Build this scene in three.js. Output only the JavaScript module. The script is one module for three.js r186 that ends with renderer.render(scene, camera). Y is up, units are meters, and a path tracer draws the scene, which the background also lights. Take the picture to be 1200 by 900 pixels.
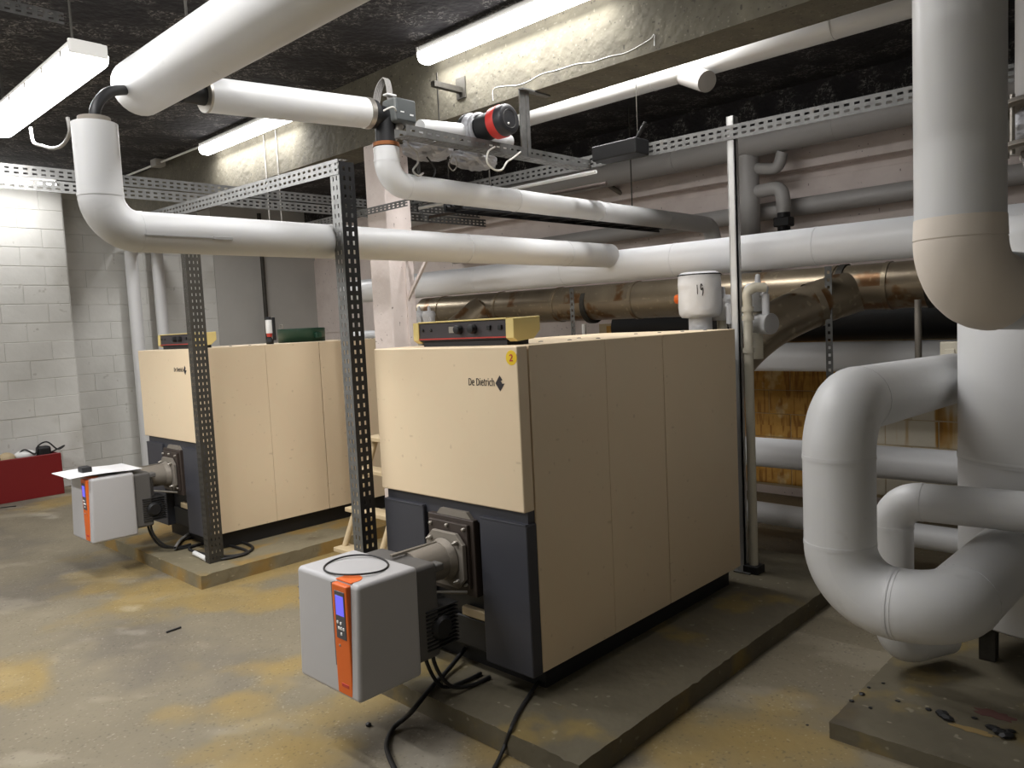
import * as THREE from 'three';
import { RoundedBoxGeometry } from 'three/addons/geometries/RoundedBoxGeometry.js';
import { mergeGeometries } from 'three/addons/utils/BufferGeometryUtils.js';
import { RectAreaLightUniformsLib } from 'three/addons/lights/RectAreaLightUniformsLib.js';
import { FontLoader } from 'three/addons/loaders/FontLoader.js';
import { TextGeometry } from 'three/addons/geometries/TextGeometry.js';

// ------------------------------------------------------------------ camera, exposure
const scene = new THREE.Scene();
scene.background = new THREE.Color(0x000000);
const F = 905, YAW = 43.75, PITCH = -4.45, ROLL = -2.75, EYE = 1.75;
const rad = THREE.MathUtils.degToRad;
const camera = new THREE.PerspectiveCamera(2 * Math.atan(450 / F) * 180 / Math.PI, 1200 / 900, 0.05, 60);
camera.position.set(0, EYE, 0);
camera.rotation.order = 'YXZ';
camera.rotation.set(rad(PITCH), rad(YAW), rad(ROLL));
camera.updateMatrixWorld();
const renderer = new THREE.WebGLRenderer({ antialias: true });
renderer.toneMapping = THREE.LinearToneMapping;
renderer.toneMappingExposure = 1.0;
renderer.shadowMap.enabled = true;
RectAreaLightUniformsLib.init();
const LAMP_GLOW = 9;                          // glow of a diffuser
const POWER = { a: 76, b: 42, c: 44, d: 40, e: 72, f: 116, g: 60, h: 68, m: 26, n: 33 };   // radiance of each lamp's area light; e to n are unseen, added lamps
const LAMP_COLOR = new THREE.Color(1, 0.99, 0.985);

// a photograph pixel -> the point where its ray meets the plane axis = value
const camQ = camera.quaternion.clone();
function W(u, v, axis, value) {
  const d = new THREE.Vector3(u - 600, -(v - 450), -F).applyQuaternion(camQ);
  const t = (value - camera.position[axis]) / d[axis];
  return camera.position.clone().addScaledVector(d, t);
}

// ------------------------------------------------------------------ noise and textures
function rng(seed) { let s = seed >>> 0; return () => { s = (s + 0x6D2B79F5) >>> 0; let t = Math.imul(s ^ (s >>> 15), 1 | s); t = (t + Math.imul(t ^ (t >>> 7), 61 | t)) ^ t; return ((t ^ (t >>> 14)) >>> 0) / 4294967296; }; }
function lattice(n, seed) { const r = rng(seed), a = new Float32Array(n * n); for (let i = 0; i < n * n; i++) a[i] = r(); return { n, a }; }
const LAT = [lattice(64, 11), lattice(64, 23), lattice(64, 37), lattice(64, 51), lattice(64, 77)];
function vn(l, x, y, p) {            // value noise with period p (<= 64)
  const xi = Math.floor(x), yi = Math.floor(y); let fx = x - xi, fy = y - yi;
  fx = fx * fx * (3 - 2 * fx); fy = fy * fy * (3 - 2 * fy);
  const m = (i) => ((i % p) + p) % p, x0 = m(xi), x1 = m(xi + 1), y0 = m(yi) * 64, y1 = m(yi + 1) * 64, a = l.a;
  return (a[y0 + x0] * (1 - fx) + a[y0 + x1] * fx) * (1 - fy) + (a[y1 + x0] * (1 - fx) + a[y1 + x1] * fx) * fy;
}
function fbm(x, y, base, oct, k = 0) {   // x,y in 0..1, tileable
  let s = 0, w = 0.5, f = base, t = 0;
  for (let o = 0; o < oct; o++) { s += w * vn(LAT[(o + k) % 5], x * f + o * 7.3 * 0, y * f, Math.min(f, 64)); t += w; w *= 0.5; f *= 2; }
  return s / t;
}
const clamp01 = (v) => v < 0 ? 0 : v > 1 ? 1 : v;
const sstep = (a, b, v) => { const t = clamp01((v - a) / (b - a)); return t * t * (3 - 2 * t); };
const mix3 = (a, b, t) => [a[0] + (b[0] - a[0]) * t, a[1] + (b[1] - a[1]) * t, a[2] + (b[2] - a[2]) * t];
function tex(w, h, fn, srgb = true) {
  const d = new Uint8Array(w * h * 4);
  for (let j = 0; j < h; j++) for (let i = 0; i < w; i++) {
    const c = fn((i + 0.5) / w, (j + 0.5) / h), o = (j * w + i) * 4;
    d[o] = Math.max(0, Math.min(255, c[0])); d[o + 1] = Math.max(0, Math.min(255, c[1])); d[o + 2] = Math.max(0, Math.min(255, c[2])); d[o + 3] = 255;
  }
  const t = new THREE.DataTexture(d, w, h, THREE.RGBAFormat);
  t.wrapS = t.wrapT = THREE.RepeatWrapping; t.magFilter = THREE.LinearFilter; t.minFilter = THREE.LinearMipmapLinearFilter; t.generateMipmaps = true;
  if (srgb) t.colorSpace = THREE.SRGBColorSpace;
  t.needsUpdate = true; return t;
}
const rep = (t, sx, sy = sx) => { t.repeat.set(sx, sy); return t; };
function std(color, roughness, o = {}) { return new THREE.MeshPhysicalMaterial({ color, roughness, metalness: 0, ...o }); }

// speckled paint / concrete / soot textures, all with uv in metres
const bumpFine = rep(tex(256, 256, (x, y) => { const v = 255 * fbm(x, y, 16, 3, 1); return [v, v, v]; }, false), 1.6);
const bumpSoft = rep(tex(256, 256, (x, y) => { const v = 255 * fbm(x, y, 4, 3, 2); return [v, v, v]; }, false), 1);
const whitePaintMap = rep(tex(512, 512, (x, y) => {
  const a = fbm(x, y, 6, 5), b = fbm(x, y, 24, 3, 2), c = fbm(x + 0.3, y, 3, 4, 3);
  let col = mix3([196, 195, 190], [222, 221, 216], a);
  col = mix3(col, [168, 165, 156], sstep(0.58, 0.78, c) * 0.6);
  col = mix3(col, [150, 146, 138], sstep(0.80, 0.88, b) * 0.4);
  return col;
}), 0.5);
const pinkPaintMap = rep(tex(512, 512, (x, y) => {
  const a = fbm(x, y, 6, 5, 1), b = fbm(x, y, 32, 2, 2);
  let col = mix3([212, 199, 193], [230, 219, 213], a);
  return mix3(col, [110, 98, 94], sstep(0.86, 0.91, b) * 0.8);
}), 1.3);
const concreteMap = rep(tex(512, 512, (x, y) => {
  const a = fbm(x, y, 5, 5), b = fbm(x, y, 40, 2, 3), c = fbm(x, y, 3, 4, 2);
  let col = mix3([84, 80, 69], [112, 107, 92], a);
  col = mix3(col, [84, 80, 72], sstep(0.6, 0.85, c) * 0.7);
  col = mix3(col, [150, 145, 132], sstep(0.78, 0.86, b) * 0.4);
  return mix3(col, [60, 57, 50], sstep(0.22, 0.14, b) * 0.7);
}), 1.4);
const ceilingMap = rep(tex(1024, 1024, (x, y) => {            // sooty wood-wool boards: dark with fine paler strands
  const a = fbm(x, y, 4, 4, 2), w = fbm(x, y, 12, 3, 1) * 0.12, s1 = fbm(x + w, y * 0.5, 64, 2), s2 = fbm(x * 0.5, y + w, 64, 2, 1), s3 = fbm(x, y, 64, 1, 3);
  const col = mix3([34, 32, 35], [52, 50, 51], a);
  const st = Math.max(sstep(0.6, 0.78, s1), sstep(0.6, 0.78, s2)) * (0.35 + 0.65 * s3) * sstep(0.34, 0.62, a);
  return mix3(col, [156, 152, 146], st * 0.85);
}), 1.4);
const plasterMap = rep(tex(256, 256, (x, y) => { const a = fbm(x, y, 4, 5, 1); return mix3([172, 170, 165], [192, 190, 185], a); }), 0.4);
const jacketMap = rep(tex(512, 512, (x, y) => {
  const a = fbm(x, y, 3, 4, 1), b = fbm(x, y, 40, 2, 2);
  let col = mix3([206, 206, 206], [219, 219, 218], a);
  return mix3(col, [176, 173, 168], sstep(0.86, 0.92, b) * 0.15);
}), 0.5);
const enamelMap = rep(tex(512, 512, (x, y) => {
  const a = fbm(x, y, 3, 5, 3), b = fbm(x, y, 48, 2, 1);
  let col = mix3([224, 203, 171], [231, 211, 179], a);
  return mix3(col, [180, 156, 124], sstep(0.86, 0.92, b) * 0.35);
}), 0.6);
const galvMap = rep(tex(256, 256, (x, y) => { const a = fbm(x, y, 20, 3), b = fbm(x, y, 5, 3, 2); let c = mix3([96, 96, 94], [134, 134, 132], a * 0.6 + b * 0.4); return mix3(c, [92, 78, 64], sstep(0.68, 0.82, b) * 0.6); }), 2);
const flueMap = rep(tex(512, 512, (x, y) => {   // heat-tinted steel
  const a = fbm(x, y, 5, 5), b = fbm(x, y, 8, 4, 2), c = fbm(x, y, 32, 2, 3);
  let col = mix3([126, 114, 98], [166, 152, 128], a);
  col = mix3(col, [110, 72, 38], sstep(0.56, 0.72, b) * 0.8);
  return mix3(col, [196, 180, 150], sstep(0.72, 0.85, c) * 0.5);
}), 0.8);
const rustWallMap = rep(tex(512, 512, (x, y) => {          // whitewash with rust runs
  const a = fbm(x, y, 5, 5), run = fbm(x * 1.0, y * 0.125, 24, 3, 2), p = fbm(x, y, 4, 4, 1);
  let col = mix3([206, 198, 178], [224, 217, 200], a);
  col = mix3(col, [168, 116, 40], sstep(0.44, 0.62, run) * sstep(0.36, 0.6, p) * 0.95);
  return mix3(col, [92, 58, 26], sstep(0.66, 0.76, run) * sstep(0.45, 0.7, p) * 0.8);
}), 0.5);
const heavyRustMap = rep(tex(512, 512, (x, y) => {         // ochre rust crust over the whitewash
  const a = fbm(x, y, 6, 5), run = fbm(x * 1.0, y * 0.125, 32, 3, 2), p = fbm(x, y, 5, 4, 1);
  let col = mix3([176, 128, 52], [206, 160, 84], a);
  col = mix3(col, [126, 78, 28], sstep(0.5, 0.72, run) * 0.6);
  return mix3(col, [222, 204, 166], sstep(0.58, 0.75, p) * 0.55);
}), 1.5);
const slabMap = rep(tex(1024, 1024, (x, y) => {
  const a = fbm(x, y, 4, 5), b = fbm(x, y, 7, 5, 2), c = fbm(x, y, 48, 2, 1), d = fbm(x + 0.4, y, 3, 5, 3);
  let col = mix3([78, 72, 58], [112, 104, 84], a);
  col = mix3(col, [140, 116, 58], sstep(0.48, 0.72, b) * 0.6);
  col = mix3(col, [62, 55, 46], sstep(0.54, 0.72, d) * 0.7);
  col = mix3(col, [176, 168, 148], sstep(0.82, 0.9, c) * 0.4);
  return col;
}), 0.55);
const ochreSlabMap = rep(tex(1024, 1024, (x, y) => {       // slab crusted with yellow-brown stains
  const a = fbm(x, y, 4, 5), b = fbm(x, y, 6, 5, 2), c = fbm(x, y, 48, 2, 1), d = fbm(x + 0.4, y, 5, 5, 3);
  let col = mix3([104, 96, 76], [140, 130, 104], a);
  col = mix3(col, [150, 118, 58], sstep(0.4, 0.62, b) * 0.75);
  col = mix3(col, [74, 62, 44], sstep(0.6, 0.78, d) * 0.6);
  return mix3(col, [186, 176, 150], sstep(0.82, 0.9, c) * 0.4);
}), 0.55);
// the floor: grey screed with yellow sulphur stains where the photograph has them
const FX0 = -10.8, FX1 = 0.4, FZ0 = -5.6, FZ1 = 0;
const stains = [[320, 785, .34], [268, 822, .26], [345, 882, .42], [440, 812, .24], [400, 870, .2], [190, 688, .55], [290, 672, .5], [390, 648, .5], [120, 690, .3], [8, 800, .3],
  [250, 700, .4], [880, 868, .4], [800, 885, .3], [160, 665, .6], [60, 590, .4], [590, 880, .22], [430, 760, .25], [330, 700, .35]].map(([u, v, r]) => { const p = W(u, v, 'y', 0); return [p.x, p.z, r]; });
const whites = [[85, 778, .16], [160, 725, .2], [40, 610, .3], [320, 690, .2], [470, 880, .25], [180, 830, .1]].map(([u, v, r]) => { const p = W(u, v, 'y', 0); return [p.x, p.z, r]; });
const floorMap = tex(2048, 1024, (u, v) => {
  const x = FX0 + u * (FX1 - FX0), z = FZ0 + v * (FZ1 - FZ0);
  const U = (x * 0.25 + 8) % 1, V = (z * 0.25 + 8) % 1, U4 = (x * 1.4 + 20) % 1, V4 = (z * 1.4 + 20) % 1;
  const a = fbm(U, V, 3, 6), b = fbm(U, V, 12, 5, 1), c = fbm(U4, V4, 64, 2, 2), e = fbm((U + 0.37) % 1, V, 5, 5, 3), st = fbm((U + V * 0.5) % 1, V, 10, 4, 4);
  let col = mix3([102, 94, 78], [140, 130, 108], a * 0.6 + b * 0.4);
  col = mix3(col, [94, 88, 80], sstep(0.52, 0.7, e) * 0.55);
  col = mix3(col, [168, 160, 142], sstep(0.56, 0.72, st) * 0.35);
  let y = 0; for (const [sx, sz, r] of stains) { const d = Math.hypot(x - sx, z - sz) / r + (b - 0.5) * 2.4 + (e - 0.5) * 1.2; y = Math.max(y, sstep(1.15, 0.1, d)); }
  col = mix3(col, [160, 130, 62], y * (0.3 + 0.6 * b));
  let w = 0; for (const [sx, sz, r] of whites) { const d = Math.hypot((x - sx) * 0.7, (z - sz) * 1.5) / r + (b - 0.5) * 3.2; w = Math.max(w, sstep(0.9, 0.2, d) * sstep(0.42, 0.62, st)); }
  col = mix3(col, [196, 190, 176], w * 0.35);
  col = mix3(col, [58, 52, 44], sstep(0.77, 0.84, c) * 0.35);
  return mix3(col, [190, 182, 166], sstep(0.2, 0.14, c) * 0.4);
});
floorMap.wrapS = floorMap.wrapT = THREE.MirroredRepeatWrapping;

const M = {
  floor: std(0xffffff, 0.78, { map: floorMap, bumpMap: rep(bumpFine.clone(), 24, 12), bumpScale: 0.002 }),
  slab: std(0xffffff, 0.9, { map: slabMap, bumpMap: bumpFine, bumpScale: 0.004 }),
  ochreSlab: std(0xffffff, 0.9, { map: ochreSlabMap, bumpMap: bumpFine, bumpScale: 0.004 }),
  white: std(0xffffff, 0.75, { map: whitePaintMap, bumpMap: bumpFine, bumpScale: 0.0015 }),
  pink: std(0xffffff, 0.75, { map: pinkPaintMap, bumpMap: bumpFine, bumpScale: 0.003 }),
  concrete: std(0xffffff, 0.9, { map: concreteMap, bumpMap: bumpFine, bumpScale: 0.006 }),
  ceiling: std(0xffffff, 0.95, { map: ceilingMap, bumpMap: bumpFine, bumpScale: 0.012 }),
  plaster: std(0xffffff, 0.85, { map: plasterMap }),
  rustWall: std(0xffffff, 0.85, { map: rustWallMap, bumpMap: bumpFine, bumpScale: 0.004 }),
  heavyRust: std(0xffffff, 0.85, { map: heavyRustMap, bumpMap: bumpFine, bumpScale: 0.006 }),
  jacket: std(0xffffff, 0.42, { map: jacketMap, bumpMap: bumpSoft, bumpScale: 0.004 }),
  jacketWhite: std(0xeaebed, 0.4, { bumpMap: bumpSoft, bumpScale: 0.004 }),
  jacketCream: std(0xe6dcd0, 0.7, { bumpMap: bumpSoft, bumpScale: 0.012 }),
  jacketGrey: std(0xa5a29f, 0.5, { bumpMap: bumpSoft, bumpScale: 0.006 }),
  seam: std(0x9b9a98, 0.5),
  enamel: std(0xffffff, 0.4, { map: enamelMap }),
  slate: std(0x3a3b42, 0.5, { bumpMap: bumpSoft, bumpScale: 0.002 }),
  black: std(0x121214, 0.55),
  rubber: std(0x1a1a1b, 0.6),
  galv: std(0xffffff, 0.5, { map: galvMap, metalness: 0.6 }),
  darkGalv: std(0xa09a90, 0.6, { map: galvMap, metalness: 0.5 }),
  flue: std(0xffffff, 0.34, { map: flueMap, metalness: 0.6 }),
  steel: std(0xa8a39a, 0.4, { metalness: 0.8, bumpMap: bumpSoft, bumpScale: 0.002 }),
  cast: std(0x8d867c, 0.65, { metalness: 0.4, bumpMap: bumpFine, bumpScale: 0.002 }),
  foil: std(0xa4a4a7, 0.5, { metalness: 0.35, bumpMap: bumpFine, bumpScale: 0.006 }),
  burnerGrey: std(0xaeadae, 0.5, { bumpMap: bumpFine, bumpScale: 0.0004 }),
  burnerDark: std(0x585654, 0.55),
  orange: std(0xd9641c, 0.45),
  cream: std(0xe2cd86, 0.5),
  redLine: std(0xb8382e, 0.5),
  maroon: std(0x7a1116, 0.45, { bumpMap: bumpSoft, bumpScale: 0.003 }),
  whitePlastic: std(0xe8e8e6, 0.4),
  lampBody: std(0xc4c2bd, 0.5),
  glow: new THREE.MeshStandardMaterial({ color: 0xffffff, roughness: 0.4, emissive: LAMP_COLOR, emissiveIntensity: LAMP_GLOW }),
  screen: new THREE.MeshStandardMaterial({ color: 0x222244, roughness: 0.3, emissive: new THREE.Color(0.16, 0.14, 0.95), emissiveIntensity: 0.95 }),
  ink: std(0x2a2426, 0.6),
  wood: std(0xb9a684, 0.7),
  brown: std(0x3a302a, 0.6),
  green: std(0x123a2a, 0.45),
  cable: std(0x1b1a1a, 0.6),
  greyCable: std(0x9a9792, 0.6),
  whiteCable: std(0xd8d6d0, 0.6),
  actuator: std(0x6e716f, 0.5),
  pumpRed: std(0xc23630, 0.5),
  pvc: std(0xd2cbb8, 0.5),
  sticker: std(0xe6c21e, 0.5),
  paper: std(0xeff0f2, 0.7),
  insulation: std(0xd9d9da, 0.75, { bumpMap: bumpFine, bumpScale: 0.006 }),
  copper: std(0x8e5a34, 0.5, { metalness: 0.6 }),
};

// ------------------------------------------------------------------ building helpers
const V = (x, y, z) => new THREE.Vector3(x, y, z);
const used = {};
function numbered(name) { const n = used[name] = (used[name] ?? -1) + 1; return n ? `${name}_${String(n).padStart(3, '0')}` : name; }
function prep(g) { const h = g.index ? g.toNonIndexed() : g; for (const k of Object.keys(h.attributes)) if (!['position', 'normal', 'uv'].includes(k)) h.deleteAttribute(k); return h; }
function boxUV(g) {                   // uv in metres, projected along the dominant normal axis
  g = prep(g); const p = g.attributes.position, n = g.attributes.normal, uv = new Float32Array(p.count * 2);
  for (let i = 0; i < p.count; i++) {
    const ax = Math.abs(n.getX(i)), ay = Math.abs(n.getY(i)), az = Math.abs(n.getZ(i));
    if (ax >= ay && ax >= az) { uv[2 * i] = p.getZ(i); uv[2 * i + 1] = p.getY(i); }
    else if (ay >= az) { uv[2 * i] = p.getX(i); uv[2 * i + 1] = p.getZ(i); }
    else { uv[2 * i] = p.getX(i); uv[2 * i + 1] = p.getY(i); }
  }
  g.setAttribute('uv', new THREE.BufferAttribute(uv, 2)); return g;
}
function box(x0, y0, z0, x1, y1, z1, r = 0) {
  const w = Math.abs(x1 - x0), h = Math.abs(y1 - y0), d = Math.abs(z1 - z0);
  const g = r ? new RoundedBoxGeometry(w, h, d, 2, Math.min(r, w / 2.01, h / 2.01, d / 2.01)) : new THREE.BoxGeometry(w, h, d);
  g.translate((x0 + x1) / 2, (y0 + y1) / 2, (z0 + z1) / 2);
  return boxUV(g);
}
function scaleUV(g, su, sv) { const uv = g.attributes.uv; for (let i = 0; i < uv.count; i++) uv.setXY(i, uv.getX(i) * su, uv.getY(i) * sv); return g; }
function cyl(a, b, r, seg = 24, r2 = r, open = false) {
  const d = b.clone().sub(a), L = d.length(), g = new THREE.CylinderGeometry(r2, r, L, seg, 1, open);
  scaleUV(g, 2 * Math.PI * r, L);
  g.applyQuaternion(new THREE.Quaternion().setFromUnitVectors(V(0, 1, 0), d.normalize()));
  g.translate((a.x + b.x) / 2, (a.y + b.y) / 2, (a.z + b.z) / 2);
  return prep(g);
}
function tube(pts, r, seg = 32, rs = 8, closed = false) { const c = new THREE.CatmullRomCurve3(pts, closed, 'centripetal'); const g = new THREE.TubeGeometry(c, seg, r, rs, closed); scaleUV(g, c.getLength(), 2 * Math.PI * r); return prep(g); }
function lathe(profile, at, axis = V(0, 1, 0), seg = 28) { // profile [[r, h], ...]
  const g = new THREE.LatheGeometry(profile.map(([r, h]) => new THREE.Vector2(Math.max(r, 0.0001), h)), seg);
  scaleUV(g, 0.6, 0.4);
  g.applyQuaternion(new THREE.Quaternion().setFromUnitVectors(V(0, 1, 0), axis.clone().normalize())); g.translate(at.x, at.y, at.z); return prep(g);
}
function mesh(name, geos, mat, parent) {
  const list = (Array.isArray(geos) ? geos : [geos]).map(prep);
  const m = new THREE.Mesh(list.length > 1 ? mergeGeometries(list) : list[0], mat);
  m.castShadow = m.receiveShadow = true; m.name = parent ? name : numbered(name);
  (parent ?? scene).add(m); return m;
}
function tag(o, label, category, group) { o.userData.label = label; o.userData.category = category; if (group) o.userData.group = group; return o; }
function thing(name, label, category, pos = [0, 0, 0], group) {
  const o = new THREE.Group(); o.name = numbered(name); o.position.set(...pos); scene.add(o); return tag(o, label, category, group);
}
function struct(name, geos, mat, label) { const m = mesh(name, geos, mat); m.userData.kind = 'structure'; if (label) m.userData.label = label; return m; }

// pipe along a polyline: straight sections, swept elbows and thin lap bands, each its own part
class Arc extends THREE.Curve {
  constructor(c, a, b, R, ang) { super(); Object.assign(this, { c, a, b, R, ang }); }
  getPoint(t, o = V(0, 0, 0)) { const p = this.ang * t; return o.copy(this.c).addScaledVector(this.a, this.R * Math.cos(p)).addScaledVector(this.b, this.R * Math.sin(p)); }
}
function pipe(parent, pts, r, mat, o = {}) {
  const R0 = o.bend ?? r * 1.9, seg = o.seg ?? 28; let start = pts[0].clone();
  for (let i = 1; i < pts.length; i++) {
    const c = pts[i]; let end = c, arc = null;
    if (i < pts.length - 1) {
      const d0 = c.clone().sub(pts[i - 1]).normalize(), d1 = pts[i + 1].clone().sub(c).normalize();
      const th = Math.acos(THREE.MathUtils.clamp(d0.dot(d1), -1, 1)), R = o.bends?.[i] ?? R0, t = R * Math.tan(th / 2);
      end = c.clone().addScaledVector(d0, -t);
      const n = d1.clone().addScaledVector(d0, -d1.dot(d0)).normalize(), ctr = end.clone().addScaledVector(n, R);
      arc = { curve: new Arc(ctr, n.clone().negate(), d0, R, th), next: c.clone().addScaledVector(d1, t), d0, d1, th, R };
    }
    if (start.distanceTo(end) > 0.004) {
      mesh('straight_section', cyl(start, end, r, seg), mat, parent);
      if (o.laps) { const L = start.distanceTo(end), u = end.clone().sub(start).normalize(); for (let s = o.laps; s < L - 0.1; s += o.laps) { const p = start.clone().addScaledVector(u, s); mesh('lap_seam', cyl(p, p.clone().addScaledVector(u, 0.014), r + 0.0025, seg), mat, parent); } }
    }
    if (arc) {
      const g = new THREE.TubeGeometry(arc.curve, 18, r * (o.elbowScale ?? 1.005), seg, false); scaleUV(g, arc.R * arc.th, 2 * Math.PI * r);
      const e = mesh('elbow', g, o.elbowMat ?? mat, parent);
      if (o.bands !== false) {
        mesh('lap_seam', cyl(end.clone().addScaledVector(arc.d0, -0.012), end.clone().addScaledVector(arc.d0, 0.004), r + 0.0018, seg), o.elbowMat ?? mat, parent);
        mesh('lap_seam', cyl(arc.next.clone().addScaledVector(arc.d1, -0.004), arc.next.clone().addScaledVector(arc.d1, 0.012), r + 0.0018, seg), o.elbowMat ?? mat, parent);
      }
      start = arc.next;
    }
  }
}
function pipeThing(name, label, pts, r, mat, o = {}) { const t = thing(name, label, o.category ?? 'pipe', [0, 0, 0], o.group); pipe(t, pts, r, mat, o); return t; }

// slotted steel angle: two perforated flanges sharing an edge from a to b
function strip(a, b, dir, width, thick, rows, pitch, slot, slotW) {
  const L = b.clone().sub(a), len = L.length(), u = L.normalize(), f = dir.clone().normalize(), n = u.clone().cross(f), out = [];
  const M4 = new THREE.Matrix4().makeBasis(u, f, n); M4.setPosition(a);
  const push = (x0, x1, y0, y1) => { const g = new THREE.BoxGeometry(x1 - x0, y1 - y0, thick); g.translate((x0 + x1) / 2, (y0 + y1) / 2, 0); out.push(g); };
  const gap = (width - rows * slotW) / (rows + 1); let y = 0;
  for (let r = 0; r < rows; r++) {
    push(0, len, y, y + gap); y += gap;
    for (let x = (r % 2) * pitch * 0.0 ; x < len; x += pitch) push(x, Math.min(len, x + pitch - slot), y, y + slotW);
    y += slotW;
  }
  push(0, len, y, width);
  const g = mergeGeometries(out.map(prep)); const bu = boxUV(g); bu.applyMatrix4(M4); return bu;
}
function angle(name, a, b, f1, f2, w1, w2, mat, parent, rows = 2, pitch = 0.05, slot = 0.026, sw = 0.010) {
  return mesh(name, [strip(a, b, f1, w1, 0.0025, rows, pitch, slot, sw), strip(a, b, f2, w2, 0.0025, rows, pitch, slot, sw)], mat, parent);
}

// ------------------------------------------------------------------ the room
const CY = 3.72, XL = -10.6, XR = 2.6, ZB = -7.0, ZF = 3.6, XRec = -11.0, PIER = -3.23;
{
  const g = new THREE.BoxGeometry(XR - XRec + 0.6, 0.2, ZF - ZB + 0.6); g.translate((XR + XRec) / 2, -0.1, (ZF + ZB) / 2); const h = prep(g), p = h.attributes.position, uv = h.attributes.uv;
  for (let i = 0; i < p.count; i++) uv.setXY(i, (p.getX(i) - FX0) / (FX1 - FX0), (p.getZ(i) - FZ0) / (FZ1 - FZ0));
  struct('floor', h, M.floor, 'grey screed floor with yellow stains');
}
struct('ceiling', box(XRec - 0.3, CY, ZB - 0.3, XR + 0.3, CY + 0.2, ZF + 0.3), M.ceiling, 'soot-black wood-wool ceiling');
const wallLeft = struct('wall_left', [box(XL - 0.35, 0, PIER, XL, CY, ZF), box(XRec - 0.35, 0, ZB, XRec, CY, PIER)], M.white, 'whitewashed block wall with a thicker pier');
const wallBack = struct('wall_back', box(XRec - 0.3, 0, ZB - 0.3, XR, CY, ZB), M.pink, 'painted back wall behind the pipework');
struct('wall_right', box(XR, 0, ZB - 0.3, XR + 0.3, CY, ZF), M.white, 'plain whitewashed side wall');
struct('wall_front', box(XRec - 0.3, 0, ZF, XR + 0.3, CY, ZF + 0.3), M.white, 'plain whitewashed wall facing the boilers');
{ // whitewashed blocks, each proud of the wall by a few millimetres
  const r = rng(5), bh = 0.226;
  const lay = (parent, mat, x, z0, z1, y0, y1, bw, plane) => {
    let row = 0;
    for (let y = y0; y < y1 - 0.05; y += bh, row++) {
      for (let a = z0 - (row % 2) * bw / 2; a < z1 - 0.03; a += bw) {
        const s0 = Math.max(a, z0) + 0.002, s1 = Math.min(a + bw, z1) - 0.002, t = 0.004 + r() * 0.005; if (s1 - s0 < 0.05) continue;
        const ya = y + 0.001 + r() * 0.003, yb = Math.min(y + bh, y1) - 0.001 - r() * 0.003;
        const g = plane === 'x' ? box(x - 0.02, ya, s0, x + t, yb, s1, 0.006) : box(s0, ya, x - 0.02, s1, yb, x + t, 0.006);
        mesh('block', g, mat === M.rustWall && s0 < -2.78 ? M.heavyRust : mat, parent);
      }
    }
  };
  lay(wallLeft, M.white, XL, -3.222, -0.9, 0, CY, 0.5, 'x');
  lay(wallLeft, M.white, XRec, -5.3, -3.24, 0, CY, 0.5, 'x');
  lay(wallBack, M.rustWall, ZB, -5.2, -0.4, 0.1, 1.68, 0.42, 'z');
  mesh('mortar_bed', box(-5.3, 0.08, ZB - 0.02, -0.3, 1.7, ZB + 0.001), M.wood, wallBack);
  mesh('plaster_band', box(-11, 1.75, ZB - 0.02, XR, 2.92, ZB + 0.02, 0.005), M.pink, wallBack);
  mesh('plaster_band', box(-11, 3.0, ZB - 0.02, XR, 3.42, ZB + 0.13, 0.005), M.pink, wallBack);
  mesh('dark_band', box(-11, 3.42, ZB - 0.02, XR, CY, ZB + 0.14), M.ceiling, wallBack);  // top strip of the wall in the dark ceiling material
  mesh('smooth_render', box(XRec - 0.02, 0, ZB, XRec + 0.01, CY, -5.3), M.plaster, wallLeft);
}
const BZ = -3.75, BB = 3.2;
struct('trim_1', box(XRec, BB, BZ - 0.32, XR, CY, BZ), M.concrete, 'bare concrete ceiling beam with cracks');
struct('trim_2', box(-5.095, 0, -4.0, -4.85, BB, BZ, 0.012), M.pink, 'pinkish white painted concrete column under the beam');
{ // pale crack lines run along the beam face
  const beam = scene.getObjectByName('trim_1');
  const crack = (pts) => mesh('crack_filler', tube(pts.map(([u, v]) => { const p = W(u, v, 'z', BZ); p.z = BZ + 0.001; return p; }), 0.0022, pts.length * 4, 5), M.whitePlastic, beam);
  crack([[578, 118], [578, 105], [590, 101], [606, 100], [620, 95], [634, 87], [650, 83], [660, 80], [676, 75], [694, 73]]);
  crack([[694, 73], [715, 66], [733, 62], [752, 52], [764, 44], [767, 39], [767, 54]]);
}

// ------------------------------------------------------------------ lamps
function batten(label, x0, x1, y, z, w, power, group) {     // fluorescent fitting along x
  const L = x1 - x0, cx = (x0 + x1) / 2;
  const t = thing('fluorescent_lamp', label, 'lamp', [cx, y, z], group);
  mesh('housing', box(-L / 2, 0.0, -w * 0.42, L / 2, 0.055, w * 0.42, 0.01), M.lampBody, t);
  const s = new THREE.Shape(), h = 0.055; s.moveTo(-w / 2, 0); s.bezierCurveTo(-w / 2, -h * 0.9, -w * 0.32, -h, 0, -h); s.bezierCurveTo(w * 0.32, -h, w / 2, -h * 0.9, w / 2, 0); s.closePath();
  const g = new THREE.ExtrudeGeometry(s, { depth: L - 0.03, bevelEnabled: true, bevelSize: 0.008, bevelThickness: 0.012, bevelSegments: 2, curveSegments: 10 }); g.translate(0, 0, -(L - 0.03) / 2); g.rotateY(Math.PI / 2);
  mesh('diffuser', g, M.glow, t);
  for (const sx of [-1, 1]) mesh('end_cap', box(sx * L / 2 - 0.012, -0.012, -w * 0.5, sx * L / 2 + 0.006, 0.05, w * 0.5, 0.006), M.lampBody, t);
  const li = new THREE.RectAreaLight(LAMP_COLOR, power, L - 0.06, w); li.position.set(0, -0.075, 0); li.rotation.x = -Math.PI / 2; t.add(li);
  return t;
}
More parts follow.
